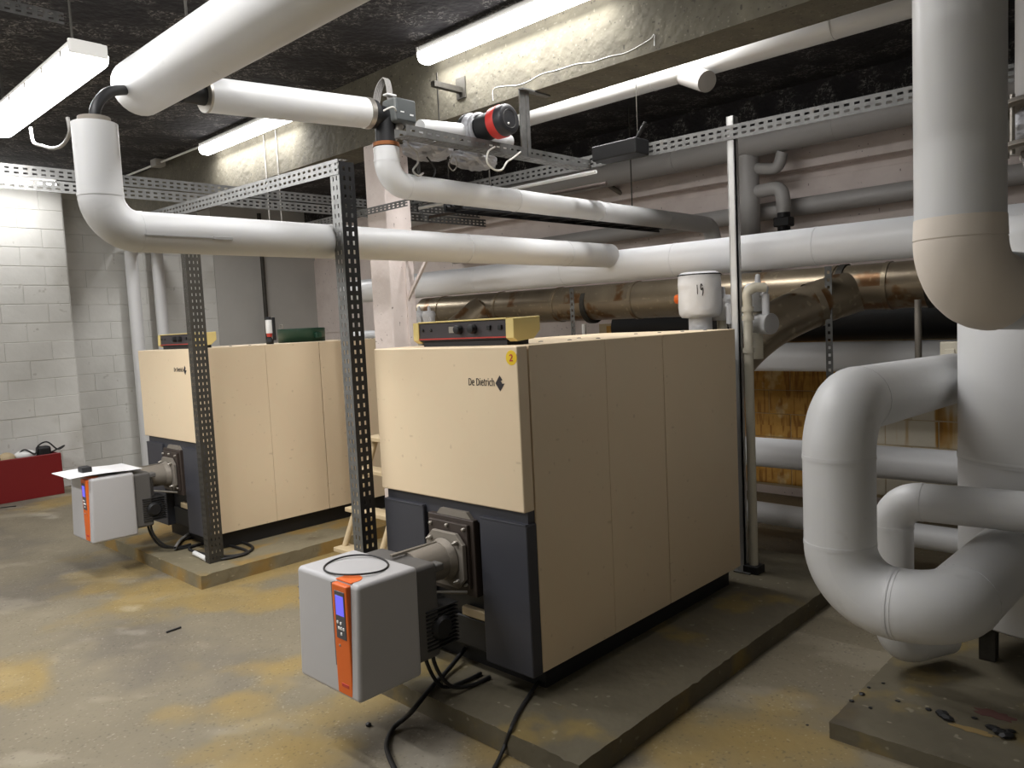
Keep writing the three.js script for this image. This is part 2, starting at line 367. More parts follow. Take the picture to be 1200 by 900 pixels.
const lampA = batten('wide bright fluorescent lamp hung beside the vertical white riser', -5.4, -3.82, 3.06, -1.33, 0.165, POWER.a);
for (let k = 0; k < 6; k++) mesh('clip', box(-0.7 + k * 0.28, -0.014, 0.078, -0.68 + k * 0.28, 0.012, 0.094, 0.003), M.steel, lampA);
for (const sx of [-0.6, 0.6]) mesh('hanger_rod', cyl(V(sx, 0.05, 0), V(sx, CY - 3.06, 0), 0.006, 8), M.darkGalv, lampA);
batten('fluorescent lamp on the ceiling along the cracked concrete beam, above the pump', -4.16, -2.62, CY - 0.1, -3.62, 0.115, POWER.b);
batten('fluorescent lamp on the ceiling over the first boiler, with a conduit at its end', -7.52, -5.95, CY - 0.1, -3.62, 0.115, POWER.c);
{ const t = batten('fluorescent lamp along the top of the whitewashed pier', -0.75, 0.75, 0, 0, 0.1, POWER.d); t.rotation.y = Math.PI / 2; t.position.set(XL + 0.42, CY - 0.06, -2.3); }
batten('unseen wide fluorescent lamp added on the bare ceiling opposite the yellow-stickered boiler', -4.7, -3.1, CY - 0.06, 1.2, 0.2, POWER.e);  // added fill lamp out of view, brightens the boiler fronts
batten('unseen wide fluorescent lamp added on the bare ceiling opposite the first boiler', -8.4, -6.8, CY - 0.06, 1.2, 0.2, POWER.f);  // second added fill lamp out of view, for the far side
batten('unseen fluorescent lamp added behind the concrete beam, over the pipe crossing behind the boilers', -3.9, -2.4, CY - 0.06, -4.25, 0.12, POWER.g);  // added out of sight to brighten the pipes at the back
batten('unseen fluorescent lamp added behind the concrete beam, near the recessed wall', -9.4, -7.9, CY - 0.06, -4.3, 0.12, POWER.h);  // added out of sight to lift the dim left back bay
batten('unseen fluorescent lamp added on the ceiling over the front of the yellow-stickered boiler', -3.3, -1.85, CY - 0.06, -2.35, 0.16, POWER.m);  // added above the view to light the white pipes from their right
batten('unseen fluorescent lamp added on the ceiling between the thick pipe and the open floor', -3.6, -2.1, CY - 0.06, -0.75, 0.16, POWER.n);  // added above the view, fill for the near pipes and riser
{
  const c = thing('conduit', 'thin white conduit with junction box running along the ceiling beside a lamp', 'conduit');
  mesh('tube', cyl(V(-9.6, CY - 0.03, -3.62), V(-7.54, CY - 0.06, -3.62), 0.011, 10), M.whitePlastic, c);
  mesh('junction_box', box(-8.7, CY - 0.085, -3.67, -8.55, CY - 0.005, -3.56, 0.01), M.greyCable, c);
}

// ------------------------------------------------------------------ plinths
const P2 = 0.1, P1 = 0.1, B2 = 0.15, B1 = 0.17;   // plinth tops, and the levels the boiler casings are measured from
function plinth(label, x0, x1, z0, z1, h, seed, mat = M.slab) {   // cast slab with chipped, uneven rim
  const r = rng(seed), nx = 70, nz = 70, g = new THREE.BoxGeometry(x1 - x0, h, z1 - z0, nx, 2, nz); g.translate((x0 + x1) / 2, h / 2, (z0 + z1) / 2);
  const p = g.attributes.position, memo = {};
  for (let i = 0; i < p.count; i++) {
    const k = [p.getX(i).toFixed(3), p.getY(i).toFixed(3), p.getZ(i).toFixed(3)].join(); const j = memo[k] ??= [r() - 0.5, r() - 0.5, r() - 0.5, r()];
    const ex = Math.min(p.getX(i) - x0, x1 - p.getX(i)) < 0.01, ez = Math.min(p.getZ(i) - z0, z1 - p.getZ(i)) < 0.01;
    if (p.getY(i) > 0.01) { const e = ex || ez, chip = e && p.getY(i) > h - 0.01 && j[3] > 0.96 ? 0.009 : 0; p.setXYZ(i, p.getX(i) + (ex ? j[0] * 0.005 : 0), p.getY(i) + (p.getY(i) > h - 0.01 ? (e ? -0.002 + j[1] * 0.003 - chip : 0) : 0), p.getZ(i) + (ez ? j[2] * 0.005 : 0)); }
  }
  g.computeVertexNormals(); return tag(mesh('concrete_plinth', boxUV(g), mat), label, 'plinth');
}
plinth('long low concrete plinth under the boiler with the yellow number sticker', -3.42, -1.78, -5.0, -2.12, P2, 3);
plinth('yellow-stained concrete plinth under the boiler behind the slotted post', -7.6, -5.27, -5.0, -2.27, P1, 4, M.ochreSlab);
plinth('concrete plinth under the large white vertical header, strewn with debris', -1.21, 1.0, -5.2, -3.04, 0.07, 6);

// ------------------------------------------------------------------ boilers
const font = await new FontLoader().loadAsync('fonts/droid/droid_sans_regular.typeface.json');
const fontBold = await new FontLoader().loadAsync('fonts/droid/droid_sans_bold.typeface.json');
function text(str, size, f = font, depth = 0.0012) { const g = new TextGeometry(str, { font: f, size, depth, curveSegments: 4, bevelEnabled: false }); g.computeBoundingBox(); return g; }
function makeBoiler(label, pos, sticker) {
  const t = thing('boiler', label, 'boiler', pos, 'cream heating boilers');
  const SL = 1.905;
  mesh('base_frame', [box(-0.45, 0.1 - pos[1], -0.14, 0.45, 0.06, -SL + 0.06)], M.black, t);
  mesh('casing', box(-0.484, 0.055, -0.1, 0.484, 1.492, -SL), M.black, t);
  const fp = mesh('front_panel', box(-0.5, 0.79, -0.066, 0.5, 1.506, 0.0, 0.007), M.enamel, t);
  for (const [z0, z1] of [[-0.074, -0.614], [-0.616, -1.113], [-1.119, -SL]]) {
    mesh('side_panel', box(0.484, 0.06, z1, 0.5, 1.506, z0, 0.003), M.enamel, t);
    mesh('side_panel', box(-0.5, 0.06, z1, -0.484, 1.506, z0, 0.003), M.enamel, t);
  }
  for (const [z0, z1] of [[-0.074, -1.113], [-1.119, -SL]]) {
    const tp = mesh('top_panel', box(-0.483, 1.490, z1, 0.483, 1.507, z0, 0.003), M.enamel, t);
    for (let k = 0; k < 5; k++) mesh('plug', lathe([[0, 0.004], [0.010, 0.003], [0.012, 0]], V(0.16 + 0.075 * (k % 4), 1.507, (z0 - 0.25) - 0.13 * k)), M.black, tp);
  }
  mesh('recess_strip', box(-0.49, 0.7, -0.1, 0.49, 0.79, -0.03), M.slate, t);
  // lower front doors with folded top lips
  for (const [x0, x1] of [[-0.5, -0.186], [0.206, 0.5]]) {
    const d = mesh('lower_door', box(x0, 0.055, -0.075, x1, 0.735, -0.008, 0.008), M.slate, t);
    mesh('top_lip', box(x0 + 0.004, 0.729, -0.07, x1 - 0.004, 0.738, -0.006, 0.003), M.slate, d);
  }
  // burner opening
  mesh('burner_opening', box(-0.185, 0.06, -0.1, 0.205, 0.73, -0.07), M.black, t);
  const door = mesh('burner_door', [box(-0.145, 0.35, -0.07, 0.175, 0.712, 0.0, 0.006), box(-0.12, 0.39, 0.0, 0.15, 0.69, 0.018, 0.004)], M.brown, t);
  for (const [bx, by] of [[-0.1, 0.67], [0.13, 0.67], [0.13, 0.41], [-0.1, 0.41], [0.015, 0.675]]) mesh('bolt', lathe([[0, 0.014], [0.008, 0.013], [0.009, 0]], V(bx, by, 0.018), V(0, 0, 1), 8), M.steel, door);
  const hg = new THREE.ExtrudeGeometry(new THREE.Shape([[-0.12, 0], [0.12, 0], [0.09, 0.03], [-0.09, 0.03]].map(([x, y]) => new THREE.Vector2(x, y))), { depth: 0.05, bevelEnabled: false }); hg.translate(0.03, 0.712, -0.06);
  mesh('hinge_cover', boxUV(hg), M.cast, door);
  mesh('insulation_strip', box(0.03, 0.23, -0.065, 0.195, 0.275, -0.03, 0.008), M.wood, t);
  mesh('ash_cover', box(-0.15, 0.07, -0.07, 0.2, 0.22, -0.05, 0.01), M.black, t);
  // control panel on the lid
  const cp = mesh('control_panel', (() => { const s = new THREE.Shape([[-0.01, 0.03], [-0.012, 0.112], [-0.17, 0.118], [-0.17, 0.06], [-0.13, 0.028], [-0.03, 0.022]].map(([x, y]) => new THREE.Vector2(-x, y))); const g = new THREE.ExtrudeGeometry(s, { depth: 0.6, bevelEnabled: false }); g.rotateY(Math.PI / 2); g.translate(-0.24, 1.507, -0.08); return boxUV(g); })(), std(0x3a3538, 0.5), t);
  for (const [x0, x1] of [[-0.278, -0.24], [0.36, 0.405]]) {
    const s = new THREE.Shape([[-0.006, 0.034], [-0.008, 0.116], [-0.178, 0.122], [-0.178, 0.062], [-0.135, 0.026], [-0.03, 0.018]].map(([x, y]) => new THREE.Vector2(-x, y)));
    const g = new THREE.ExtrudeGeometry(s, { depth: x1 - x0, bevelEnabled: true, bevelSize: 0.002, bevelThickness: 0.002, bevelSegments: 1 }); g.rotateY(Math.PI / 2); g.translate(x0, 1.507, -0.08); mesh('end_cheek', boxUV(g), M.cream, cp);
  }
  mesh('lid_strip', box(-0.24, 1.622, -0.245, 0.36, 1.629, -0.086, 0.002), M.cream, cp);
  mesh('red_line', box(-0.24, 1.541, -0.092, 0.36, 1.547, -0.086), M.redLine, cp);
  mesh('foot', box(-0.22, 1.507, -0.24, 0.35, 1.531, -0.1), M.black, cp);
  for (const kx of [0.055, 0.15]) { const kb = mesh('knob', lathe([[0, 0.03], [0.017, 0.029], [0.02, 0.026], [0.022, 0]], V(kx, 1.585, -0.092), V(0, 0, 1), 18), M.black, cp); }
  mesh('gauge', [box(-0.02, 1.57, -0.1, 0.03, 1.6, -0.088, 0.002)], M.steel, cp);
  for (const kx of [0.24, 0.31]) mesh('switch', box(kx, 1.578, -0.1, kx + 0.022, 1.598, -0.082, 0.002), M.black, cp);
  for (const kx of [-0.21, -0.15]) mesh('indicator', lathe([[0, 0.006], [0.007, 0.005], [0.008, 0]], V(kx, 1.588, -0.09), V(0, 0, 1), 10), M.black, cp);
  // lettering and diamond mark
  const tg = text('De Dietrich', 0.037, font); const bw = tg.boundingBox.max.x; tg.scale(0.165 / bw, 0.88, 1); tg.translate(0.193, 1.335, 0.0006); mesh('lettering', tg, M.ink, fp);
  { const s = new THREE.Shape(); const cx = 0.392, cy = 1.347, w = 0.027, h = 0.034; s.moveTo(cx - w, cy); s.lineTo(cx, cy + h); s.lineTo(cx + w * 0.55, cy + h * 0.45); s.lineTo(cx, cy + h * 0.2); s.lineTo(cx - w * 0.28, cy); s.lineTo(cx, cy - h * 0.2); s.lineTo(cx + w * 0.3, cy - h * 0.05); s.lineTo(cx + w, cy - h * 0.02); s.lineTo(cx, cy - h); s.closePath();
    const g = new THREE.ExtrudeGeometry(s, { depth: 0.0012, bevelEnabled: false }); g.translate(0, 0, 0.0006); const c2 = new THREE.CircleGeometry(0.009, 12); c2.translate(cx + 0.004, cy, 0.0019); mesh('diamond_mark', [g, c2], M.ink, fp); }
  if (sticker) {
    const st = mesh('sticker', lathe([[0, 0.0012], [0.031, 0.001], [0.032, 0]], V(0.466, 1.457, 0.0003), V(0, 0, 1), 28), M.sticker, fp); st.userData.label = 'yellow round number sticker';
    const n = text('2', 0.03, fontBold, 0.0008); n.translate(0.4545, 1.442, 0.0016); mesh('sticker_number', n, M.redLine, fp);
  }
  return t;
}
const boiler2 = makeBoiler('cream boiler with a round yellow number sticker on its front panel', [-2.722, B2, -2.36], true);
const boiler1 = makeBoiler('cream boiler with green pail and sealant tube on top, behind a slotted post', [-6.247, B1, -2.53], false);

function makeBurner(label, pos) {
  const t = thing('oil_burner', label, 'burner', pos, 'grey burners in front of the boilers');
  // cover: loaf-shaped hood, slightly narrower at the back
  const g = new RoundedBoxGeometry(0.452, 0.475, 0.31, 4, 0.018); g.translate(-0.006, 0.368, 0.525);
  const p = g.attributes.position; for (let i = 0; i < p.count; i++) { const k = (p.getY(i) - 0.13) / 0.475; p.setX(i, -0.006 + (p.getX(i) + 0.006) * (0.965 + 0.035 * k)); p.setZ(i, p.getZ(i) + (p.getZ(i) > 0.5 ? 0.012 * (1 - k) - 0.01 * sstep(0.85, 1, k) : 0)); }
  g.computeVertexNormals();
  const cov = mesh('cover', boxUV(g), M.burnerGrey, t); cov.userData.label = 'light grey plastic hood';
  for (let k = 0; k < 3; k++) mesh('vent_slot', box(-0.234, 0.51 - k * 0.05, 0.6, -0.225, 0.516 - k * 0.05, 0.672, 0.002), M.burnerDark, cov);
  // orange stripe, its tongue on the top, screen and buttons
  const st = mesh('stripe', box(0.062, 0.14, 0.66, 0.168, 0.598, 0.692, 0.008), M.orange, t); st.userData.label = 'orange vertical stripe';
  const ts = new THREE.Shape(); ts.moveTo(-0.053, 0); ts.lineTo(-0.053, 0.03); ts.absellipse(0, 0.03, 0.053, 0.05, Math.PI, 0, true); ts.lineTo(0.053, 0); ts.closePath();
  const tgm = new THREE.ExtrudeGeometry(ts, { depth: 0.003, bevelEnabled: false, curveSegments: 14 }); tgm.rotateX(-Math.PI / 2); tgm.translate(0.115, 0.6045, 0.668); mesh('stripe_tongue', tgm, M.orange, st);
  mesh('side_groove', box(0.053, 0.14, 0.66, 0.062, 0.596, 0.687), M.burnerDark, st);
  const dp = mesh('control_unit', box(0.083, 0.375, 0.688, 0.152, 0.572, 0.6945, 0.003), std(0x4a4a50, 0.4), t);
  mesh('display', box(0.09, 0.472, 0.692, 0.145, 0.554, 0.6955, 0.002), M.screen, dp).userData.label = 'glowing blue display';
  for (const [bx, by] of [[0.098, 0.443], [0.12, 0.441], [0.105, 0.42], [0.12, 0.42], [0.137, 0.42], [0.12, 0.398]]) mesh('button', box(bx - 0.006, by - 0.006, 0.693, bx + 0.006, by + 0.006, 0.697, 0.002), M.whitePlastic, dp);
  mesh('screw', lathe([[0, 0.003], [0.005, 0.002], [0.006, 0]], V(0.1, 0.345, 0.692), V(0, 0, 1), 10), M.steel, st);
  mesh('badge', box(0.095, 0.175, 0.690, 0.145, 0.19, 0.694, 0.003), M.redLine, st);
  // cast housing, blast tube, flange
  mesh('housing', [box(-0.2, 0.17, 0.24, 0.192, 0.588, 0.372, 0.02), box(-0.13, 0.3, 0.2, 0.13, 0.56, 0.25, 0.02), box(0.13, 0.54, 0.2, 0.192, 0.575, 0.25, 0.01)], M.burnerDark, t);
  mesh('blast_tube', [cyl(V(0.015, 0.52, 0.26), V(0.015, 0.52, 0.05), 0.082, 30, 0.086), cyl(V(0.015, 0.52, 0.085), V(0.015, 0.52, 0.05), 0.088, 30, 0.1)], M.cast, t);
  mesh('top_rail', box(-0.01, 0.598, 0.03, 0.008, 0.61, 0.34), M.steel, t);
  const fs = new THREE.Shape(); const hw = 0.125, c = 0.045; [[-hw + c, -hw], [hw - c, -hw], [hw, -hw + c], [hw, hw - c], [hw - c, hw], [-hw + c, hw], [-hw, hw - c], [-hw, -hw + c]].forEach(([x, y], i) => i ? fs.lineTo(x, y) : fs.moveTo(x, y)); fs.closePath();
  const fg = new THREE.ExtrudeGeometry(fs, { depth: 0.016, bevelEnabled: true, bevelSize: 0.003, bevelThickness: 0.003, bevelSegments: 2 }); fg.translate(0.015, 0.52, 0.026);
  const fl = mesh('flange', boxUV(fg), M.cast, t);
  for (const [sx, sy] of [[-1, -1], [1, -1], [1, 1], [-1, 1]]) mesh('bolt', lathe([[0, 0.03], [0.006, 0.03], [0.006, 0.016], [0.012, 0.016], [0.012, 0]], V(0.015 + sx * 0.09, 0.52 + sy * 0.09, 0.045), V(0, 0, 1), 6), M.steel, fl);
  // fan motor with cooling fins, pump, hoses
  const mo = mesh('motor', [cyl(V(0.02, 0.295, 0.235), V(0.19, 0.295, 0.235), 0.085, 26), cyl(V(0.19, 0.295, 0.235), V(0.215, 0.295, 0.235), 0.06, 26, 0.04)], M.black, t);
  const fins = []; for (let k = 0; k < 11; k++) { const y = 0.21 + k * 0.017; fins.push(box(0.03, y, 0.14, 0.2, y + 0.006, 0.24 + 0.08, 0.002)); }
  mesh('cooling_fins', fins, M.rubber, mo);
  mesh('fuel_pump', [cyl(V(-0.12, 0.28, 0.2), V(-0.02, 0.28, 0.2), 0.05, 18), box(-0.1, 0.3, 0.12, -0.03, 0.36, 0.2, 0.01)], M.steel, t);
  mesh('strut', [cyl(V(0.1, 0.42, 0.2), V(0.14, 0.38, 0.03), 0.008, 8)], M.steel, t);
  for (const [x, k] of [[0.06, 0], [0.12, 0.02]]) mesh('hose', tube([V(x, 0.25, 0.24), V(x + 0.03, 0.12, 0.25), V(x + 0.05, -0.02 + k, 0.18), V(x + 0.06, 0.11 - pos[1], 0.05), V(x + 0.06, 0.11 - pos[1], -0.05)], 0.009, 30, 8), M.cable, t);
  return t;
}
makeBurner('grey burner hood with orange stripe and a black cable ring lying on top', [-2.722, B2, -2.36]);
makeBurner('grey burner hood with a white paper sheet lying on top', [-6.247, B1, -2.53]);
tag(mesh('cable_ring', tube(Array.from({ length: 14 }, (_, i) => { const a = i / 14 * Math.PI * 2; return V(-2.722 + 0.15 * Math.cos(a), 0.762 + 0.004 * Math.sin(a * 2), -1.835 + 0.125 * Math.sin(a)); }), 0.0042, 80, 8, true), M.cable), 'thin black cable loop lying on the burner hood with the yellow-stickered boiler', 'cable');
{ // paper and small black case on the far burner
  const g = new THREE.PlaneGeometry(0.42, 0.5, 16, 20); g.rotateX(-Math.PI / 2); const p = g.attributes.position;
  for (let i = 0; i < p.count; i++) { const x = p.getX(i), z = p.getZ(i); p.setY(i, 0.012 * Math.sin(z * 6 + 1) + (z < -0.16 ? 0.02 * (-0.16 - z) * 4 : 0)); }
  const g2 = g.clone(); g2.translate(0, -0.0015, 0); g2.index.array.reverse(); g.computeVertexNormals(); g2.computeVertexNormals();
  const pp = tag(mesh('paper_sheet', [g, g2], M.paper), 'white paper sheet lying on the far burner hood', 'paper'); pp.position.set(-6.26, 0.793, -1.98);
  tag(mesh('small_case', box(-6.3, 0.805, -1.93, -6.2, 0.845, -1.86, 0.008), M.black), 'small black plastic case on the white paper sheet', 'case');
}

// ------------------------------------------------------------------ slotted steel support frames
{
  const f = thing('support_frame', 'slotted steel angle frame with two uprights carrying the long white pipe', 'frame');
  const X = V(1, 0, 0), Y = V(0, 1, 0), Z = V(0, 0, 1), nX = V(-1, 0, 0), nY = V(0, -1, 0), nZ = V(0, 0, -1);
  mesh('upright', strip(V(-3.3, 0, -2.275), V(-3.3, 2.6, -2.275), nX, 0.08, 0.0025, 2, 0.046, 0.022, 0.009), M.galv, f);
  mesh('shade_flange', strip(V(-3.3, 0, -2.275), V(-3.3, 2.6, -2.275), nZ, 0.09, 0.0025, 2, 0.046, 0.022, 0.012), M.black, f).userData.label = 'slotted flange coloured black for its shade';  // unlit side of the galvanised upright, its shade put into the black colour
  angle('upright', V(-5.49, P1, -2.44), V(-5.49, 2.68, -2.44), nX, nZ, 0.07, 0.11, M.darkGalv, f, 3, 0.046, 0.02, 0.007);
  angle('crossbar', V(-5.65, 2.665, -2.29), V(-3.3, 2.61, -2.27), nY, nZ, 0.075, 0.06, M.galv, f, 2, 0.05, 0.026, 0.012);
  for (const [y, x] of [[2.87, -5.5], [2.775, -5.42]]) angle('rail', V(x, y, 0.6), V(x, y, -5.4), nY, nX, 0.07, 0.06, M.galv, f, 2, 0.05, 0.026, 0.012);
  angle('rail', V(-6.2, 2.68, -3.6), V(-4.4, 2.68, -3.6), nY, nZ, 0.05, 0.05, M.galv, f, 2, 0.05, 0.026, 0.010);
    for (const z of [0.2, -4.6]) angle('hanger', V(-5.46, 2.74, z), V(-5.46, CY, z), X, nZ, 0.04, 0.04, M.galv, f, 1, 0.05, 0.026, 0.012);
  const g2 = thing('support_frame', 'slotted rail on a tall galvanised post behind the yellow-stickered boiler', 'frame');
  angle('rail', V(-5.4, 2.93, -4.45), V(0.4, 2.86, -4.45), nY, nZ, 0.085, 0.06, M.galv, g2, 2, 0.055, 0.03, 0.014);
  mesh('post', [box(-2.345, P2, -4.49, -2.30, 2.95, -4.46, 0.002), box(-2.305, P2, -4.52, -2.30, 2.95, -4.46), box(-2.345, P2, -4.52, -2.34, 2.95, -4.46)], std(0xd2d2d0, 0.45, { metalness: 0.4, bumpMap: bumpFine, bumpScale: 0.001 }), g2);
  mesh('base_plate', box(-2.36, P2, -4.54, -2.25, P2 + 0.008, -4.43), M.galv, g2);
  for (const x of [-3.0, -4.9]) mesh('hanger_rod', cyl(V(x, 2.9, -4.47), V(x, CY, -4.47), 0.003, 8), M.darkGalv, g2);
}

// ------------------------------------------------------------------ insulated pipes
const PIPES = 'white insulated pipes';
const longPipe = pipeThing('insulated_pipe', 'long white pipe from the riser with a bottom elbow, passing behind the slotted upright', [V(-3.45, 2.65, -1.2), V(-3.45, 2.218, -1.2), V(-3.45, 2.218, -4.72)], 0.087, M.jacket, { bend: 0.14, laps: 0.95 });
mesh('jacket_slit', [box(-3.3645, 2.195, -1.66, -3.362, 2.199, -1.33), box(-3.366, 2.19, -1.72, -3.3615, 2.204, -1.63, 0.002)], M.seam, longPipe);
mesh('bare_bend', [tube([V(-3.45, 2.63, -1.2), V(-3.455, 2.71, -1.21), V(-3.52, 2.8, -1.28), V(-3.68, 2.88, -1.42), V(-3.83, 2.92, -1.5), V(-3.84, 2.93, -1.53), V(-3.78, 2.935, -1.53)], 0.022, 40, 14)], M.black, longPipe).userData.label = 'dark bare pipe bend';
mesh('riser_collar', [cyl(V(-3.45, 2.65, -1.2), V(-3.45, 2.675, -1.2), 0.062, 20)], M.cast, longPipe);
pipeThing('insulated_pipe', 'white pipe crossing behind both boilers above the brown flue', [V(-6.95, 2.165, -4.82), V(1.6, 2.12, -4.82)], 0.118, M.jacketWhite, { laps: 1.0 });
pipeThing('insulated_pipe', 'thick white pipe under the ceiling crossing in front of the branch with the valve', [V(-3.79, 2.935, -1.53), V(1.4, 2.9, -1.53)], 0.127, M.jacket, {});
mesh('hanger_rod', cyl(V(-3.25, 3.0, -1.53), V(-3.25, CY, -1.53), 0.006, 8), M.darkGalv, scene.children.at(-1));
const branch = pipeThing('insulated_pipe', 'white branch pipe dropping at the valve beside the column, then running to the back wall', [V(-3.5, 2.76, -2.735), V(-3.5, 2.56, -2.735), V(-3.5, 2.54, -6.35), V(-3.5, 1.9, -6.35)], 0.071, M.jacket, { bend: 0.125, laps: 0.9 });
mesh('straight_section', cyl(V(-3.5, 2.87, -1.71), V(-3.5, 2.93, -2.6), 0.08, 28), M.jacket, branch);
mesh('bare_pipe', cyl(V(-3.5, 2.865, -1.6), V(-3.5, 2.87, -1.72), 0.05, 18), M.black, branch);
mesh('end_trim', cyl(V(-3.5, 2.869, -1.70), V(-3.5, 2.87, -1.712), 0.082, 28), M.steel, branch);
mesh('end_trim', cyl(V(-3.5, 2.93, -2.6), V(-3.5, 2.931, -2.63), 0.083, 28), M.steel, branch);
mesh('valve_body', [cyl(V(-3.5, 2.93, -2.62), V(-3.5, 2.93, -2.66), 0.078, 24), cyl(V(-3.5, 2.93, -2.62), V(-3.5, 2.93, -2.86), 0.055, 20), cyl(V(-3.5, 2.93, -2.735), V(-3.5, 2.76, -2.735), 0.055, 20)], M.black, branch);
mesh('copper_collar', cyl(V(-3.5, 2.765, -2.735), V(-3.5, 2.785, -2.735), 0.074, 20), M.copper, branch);
// pipe behind the beam and its capped stub
const under = pipeThing('insulated_pipe', 'white pipe running behind the concrete beam with a short capped stub below', [V(-4.15, 3.36, -4.6), V(1.5, 3.35, -4.6)], 0.082, M.jacket, { laps: 1.2 });
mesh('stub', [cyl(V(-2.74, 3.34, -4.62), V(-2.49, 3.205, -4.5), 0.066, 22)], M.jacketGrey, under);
// right-hand pipework
const riser = thing('insulated_pipe', 'thick vertical pipe with a cream plastered elbow above the header', 'pipe');
pipe(riser, [V(-0.78, CY, -3.24), V(-0.78, 1.80, -3.24), V(-0.50, 1.76, -3.95)], 0.15, M.jacket, { bend: 0.19, elbowMat: M.jacketCream, elbowScale: 1.03 });
mesh('plaster_sleeve', cyl(V(-0.78, 1.985, -3.24), V(-0.78, 2.06, -3.24), 0.155, 28, 0.152), M.jacketCream, riser).userData.label = 'cream plastered bandage';
const HX = -0.66, HZ = -4.15, HR = 0.34;
const header = thing('header_vessel', 'broad white vertical header vessel behind the looped pipes', 'vessel', [HX, 0, HZ]);
mesh('jacket', lathe([[0, 0.28], [HR - 0.03, 0.28], [HR, 0.3], [HR, 2.02], [HR - 0.06, 2.1], [0, 2.14]], V(0, 0, 0), V(0, 1, 0), 48), M.jacket, header);
for (let k = 0; k < 3; k++) { const a = k * 2.1 + 0.6; mesh('foot', box(Math.cos(a) * 0.22 - 0.035, 0.07, Math.sin(a) * 0.22 - 0.035, Math.cos(a) * 0.22 + 0.035, 0.285, Math.sin(a) * 0.22 + 0.035, 0.004), M.darkGalv, header); }
mesh('lap_seam', lathe([[HR + 0.003, 1.02], [HR + 0.004, 1.035], [HR + 0.003, 1.05]], V(0, 0, 0), V(0, 1, 0), 48), M.jacket, header);
const loop = pipeThing('insulated_pipe', 'thick white pipe bent in a big U in front of the header', [V(-1.16, 1.34, -4.72), V(-1.16, 1.378, -3.05), V(-1.16, 0.62, -3.05), V(-0.78, 0.62, -3.05), V(-0.72, 0.66, -4.1)], 0.135, M.jacket, { bend: 0.2, bends: { 2: 0.2, 3: 0.17 } });
mesh('end_flange', [cyl(V(-1.16, 1.34, -4.72), V(-1.16, 1.34, -4.80), 0.12, 24), cyl(V(-1.16, 1.34, -4.8), V(-1.16, 1.34, -5.4), 0.06, 18)], M.black, loop);
mesh('tag_box', [box(-1.225, 1.38, -4.74, -1.13, 1.54, -4.68, 0.008), box(-1.2, 1.43, -4.685, -1.15, 1.5, -4.672, 0.004)], M.pvc, loop).userData.label = 'beige tag box';
pipeThing('insulated_pipe', 'thin white pipe bent down behind the big U', [V(-0.42, 0.90, -3.95), V(-0.42, 0.90, -3.62), V(-1.14, 0.885, -3.62), V(-1.14, 0.20, -3.62), V(-1.0, 0.2, -3.9)], 0.083, M.jacket, { bend: 0.12 });
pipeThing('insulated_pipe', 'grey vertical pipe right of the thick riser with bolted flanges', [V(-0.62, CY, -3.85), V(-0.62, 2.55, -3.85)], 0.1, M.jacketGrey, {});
{
  const t = thing('flanged_valve', 'grey bolted valve between flanges beside the thick riser', 'valve', [-0.62, 0, -3.85]);
  mesh('flange', lathe([[0, 2.53], [0.15, 2.53], [0.15, 2.56], [0, 2.56]], V(0, 0, 0)), M.cast, t);
  mesh('flange', lathe([[0, 2.36], [0.15, 2.36], [0.15, 2.39], [0, 2.39]], V(0, 0, 0)), M.cast, t);
  mesh('body', lathe([[0.08, 2.39], [0.11, 2.42], [0.11, 2.5], [0.08, 2.53]], V(0, 0, 0)), M.foil, t);
  mesh('neck', cyl(V(0, 2.14, -0.3), V(0, 2.36, 0), 0.08, 18), M.jacketGrey, t);
  for (let k = 0; k < 8; k++) mesh('bolt', cyl(V(0.13 * Math.cos(k * 0.785), 2.34, 0.13 * Math.sin(k * 0.785)), V(0.13 * Math.cos(k * 0.785), 2.58, 0.13 * Math.sin(k * 0.785)), 0.01, 6), M.steel, t);
}
// low pipes at the back
pipeThing('insulated_pipe', 'short white pipe behind the first boiler, next to the column', [V(-7.2, 1.70, -5.05), V(-6.28, 1.70, -5.05)], 0.052, M.jacketWhite, {});
for (const [u, v, l] of [[308, 158, 'thin pale cable drop on the beam face, next to the long slotted rail'], [322, 152, 'thin pale cable drop on the beam face, nearer the column']]) { const p = W(u, v, 'z', BZ + 0.012); tag(mesh('cable_drop', cyl(V(p.x, p.y, BZ + 0.006), V(p.x, 2.75, BZ + 0.006), 0.006, 8), M.greyCable), l, 'cable'); }
pipeThing('insulated_pipe', 'white pipe low along the rust-stained back wall, the thicker of two', [V(-4.6, 0.645, -5.7), V(1.5, 0.655, -5.7)], 0.115, M.jacketWhite, {});
pipeThing('insulated_pipe', 'thin white pipe lowest along the rust-stained back wall', [V(-4.6, 0.30, -5.25), V(1.5, 0.26, -5.25)], 0.078, M.jacketWhite, {});
pipeThing('insulated_pipe', 'white pipe behind the perforated strap, above the rust-stained blocks', [V(-5.4, 1.38, -6.0), V(1.5, 1.38, -6.0)], 0.115, M.jacketWhite, {});
pipeThing('dark_duct', 'dark duct below the flue, above the white pipe on the rusty wall', [V(-4.5, 1.66, -6.3), V(1.5, 1.66, -6.3)], 0.17, M.black, { category: 'duct' });  // one plain black over the whole duct
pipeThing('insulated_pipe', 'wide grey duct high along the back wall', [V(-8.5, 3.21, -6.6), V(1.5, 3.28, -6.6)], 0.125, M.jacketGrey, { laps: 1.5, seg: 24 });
pipeThing('insulated_pipe', 'grey pipe fixed along the middle of the back wall', [V(-7.5, 2.64, -6.86), V(1.5, 2.69, -6.86)], 0.08, M.jacketGrey, { seg: 24 });
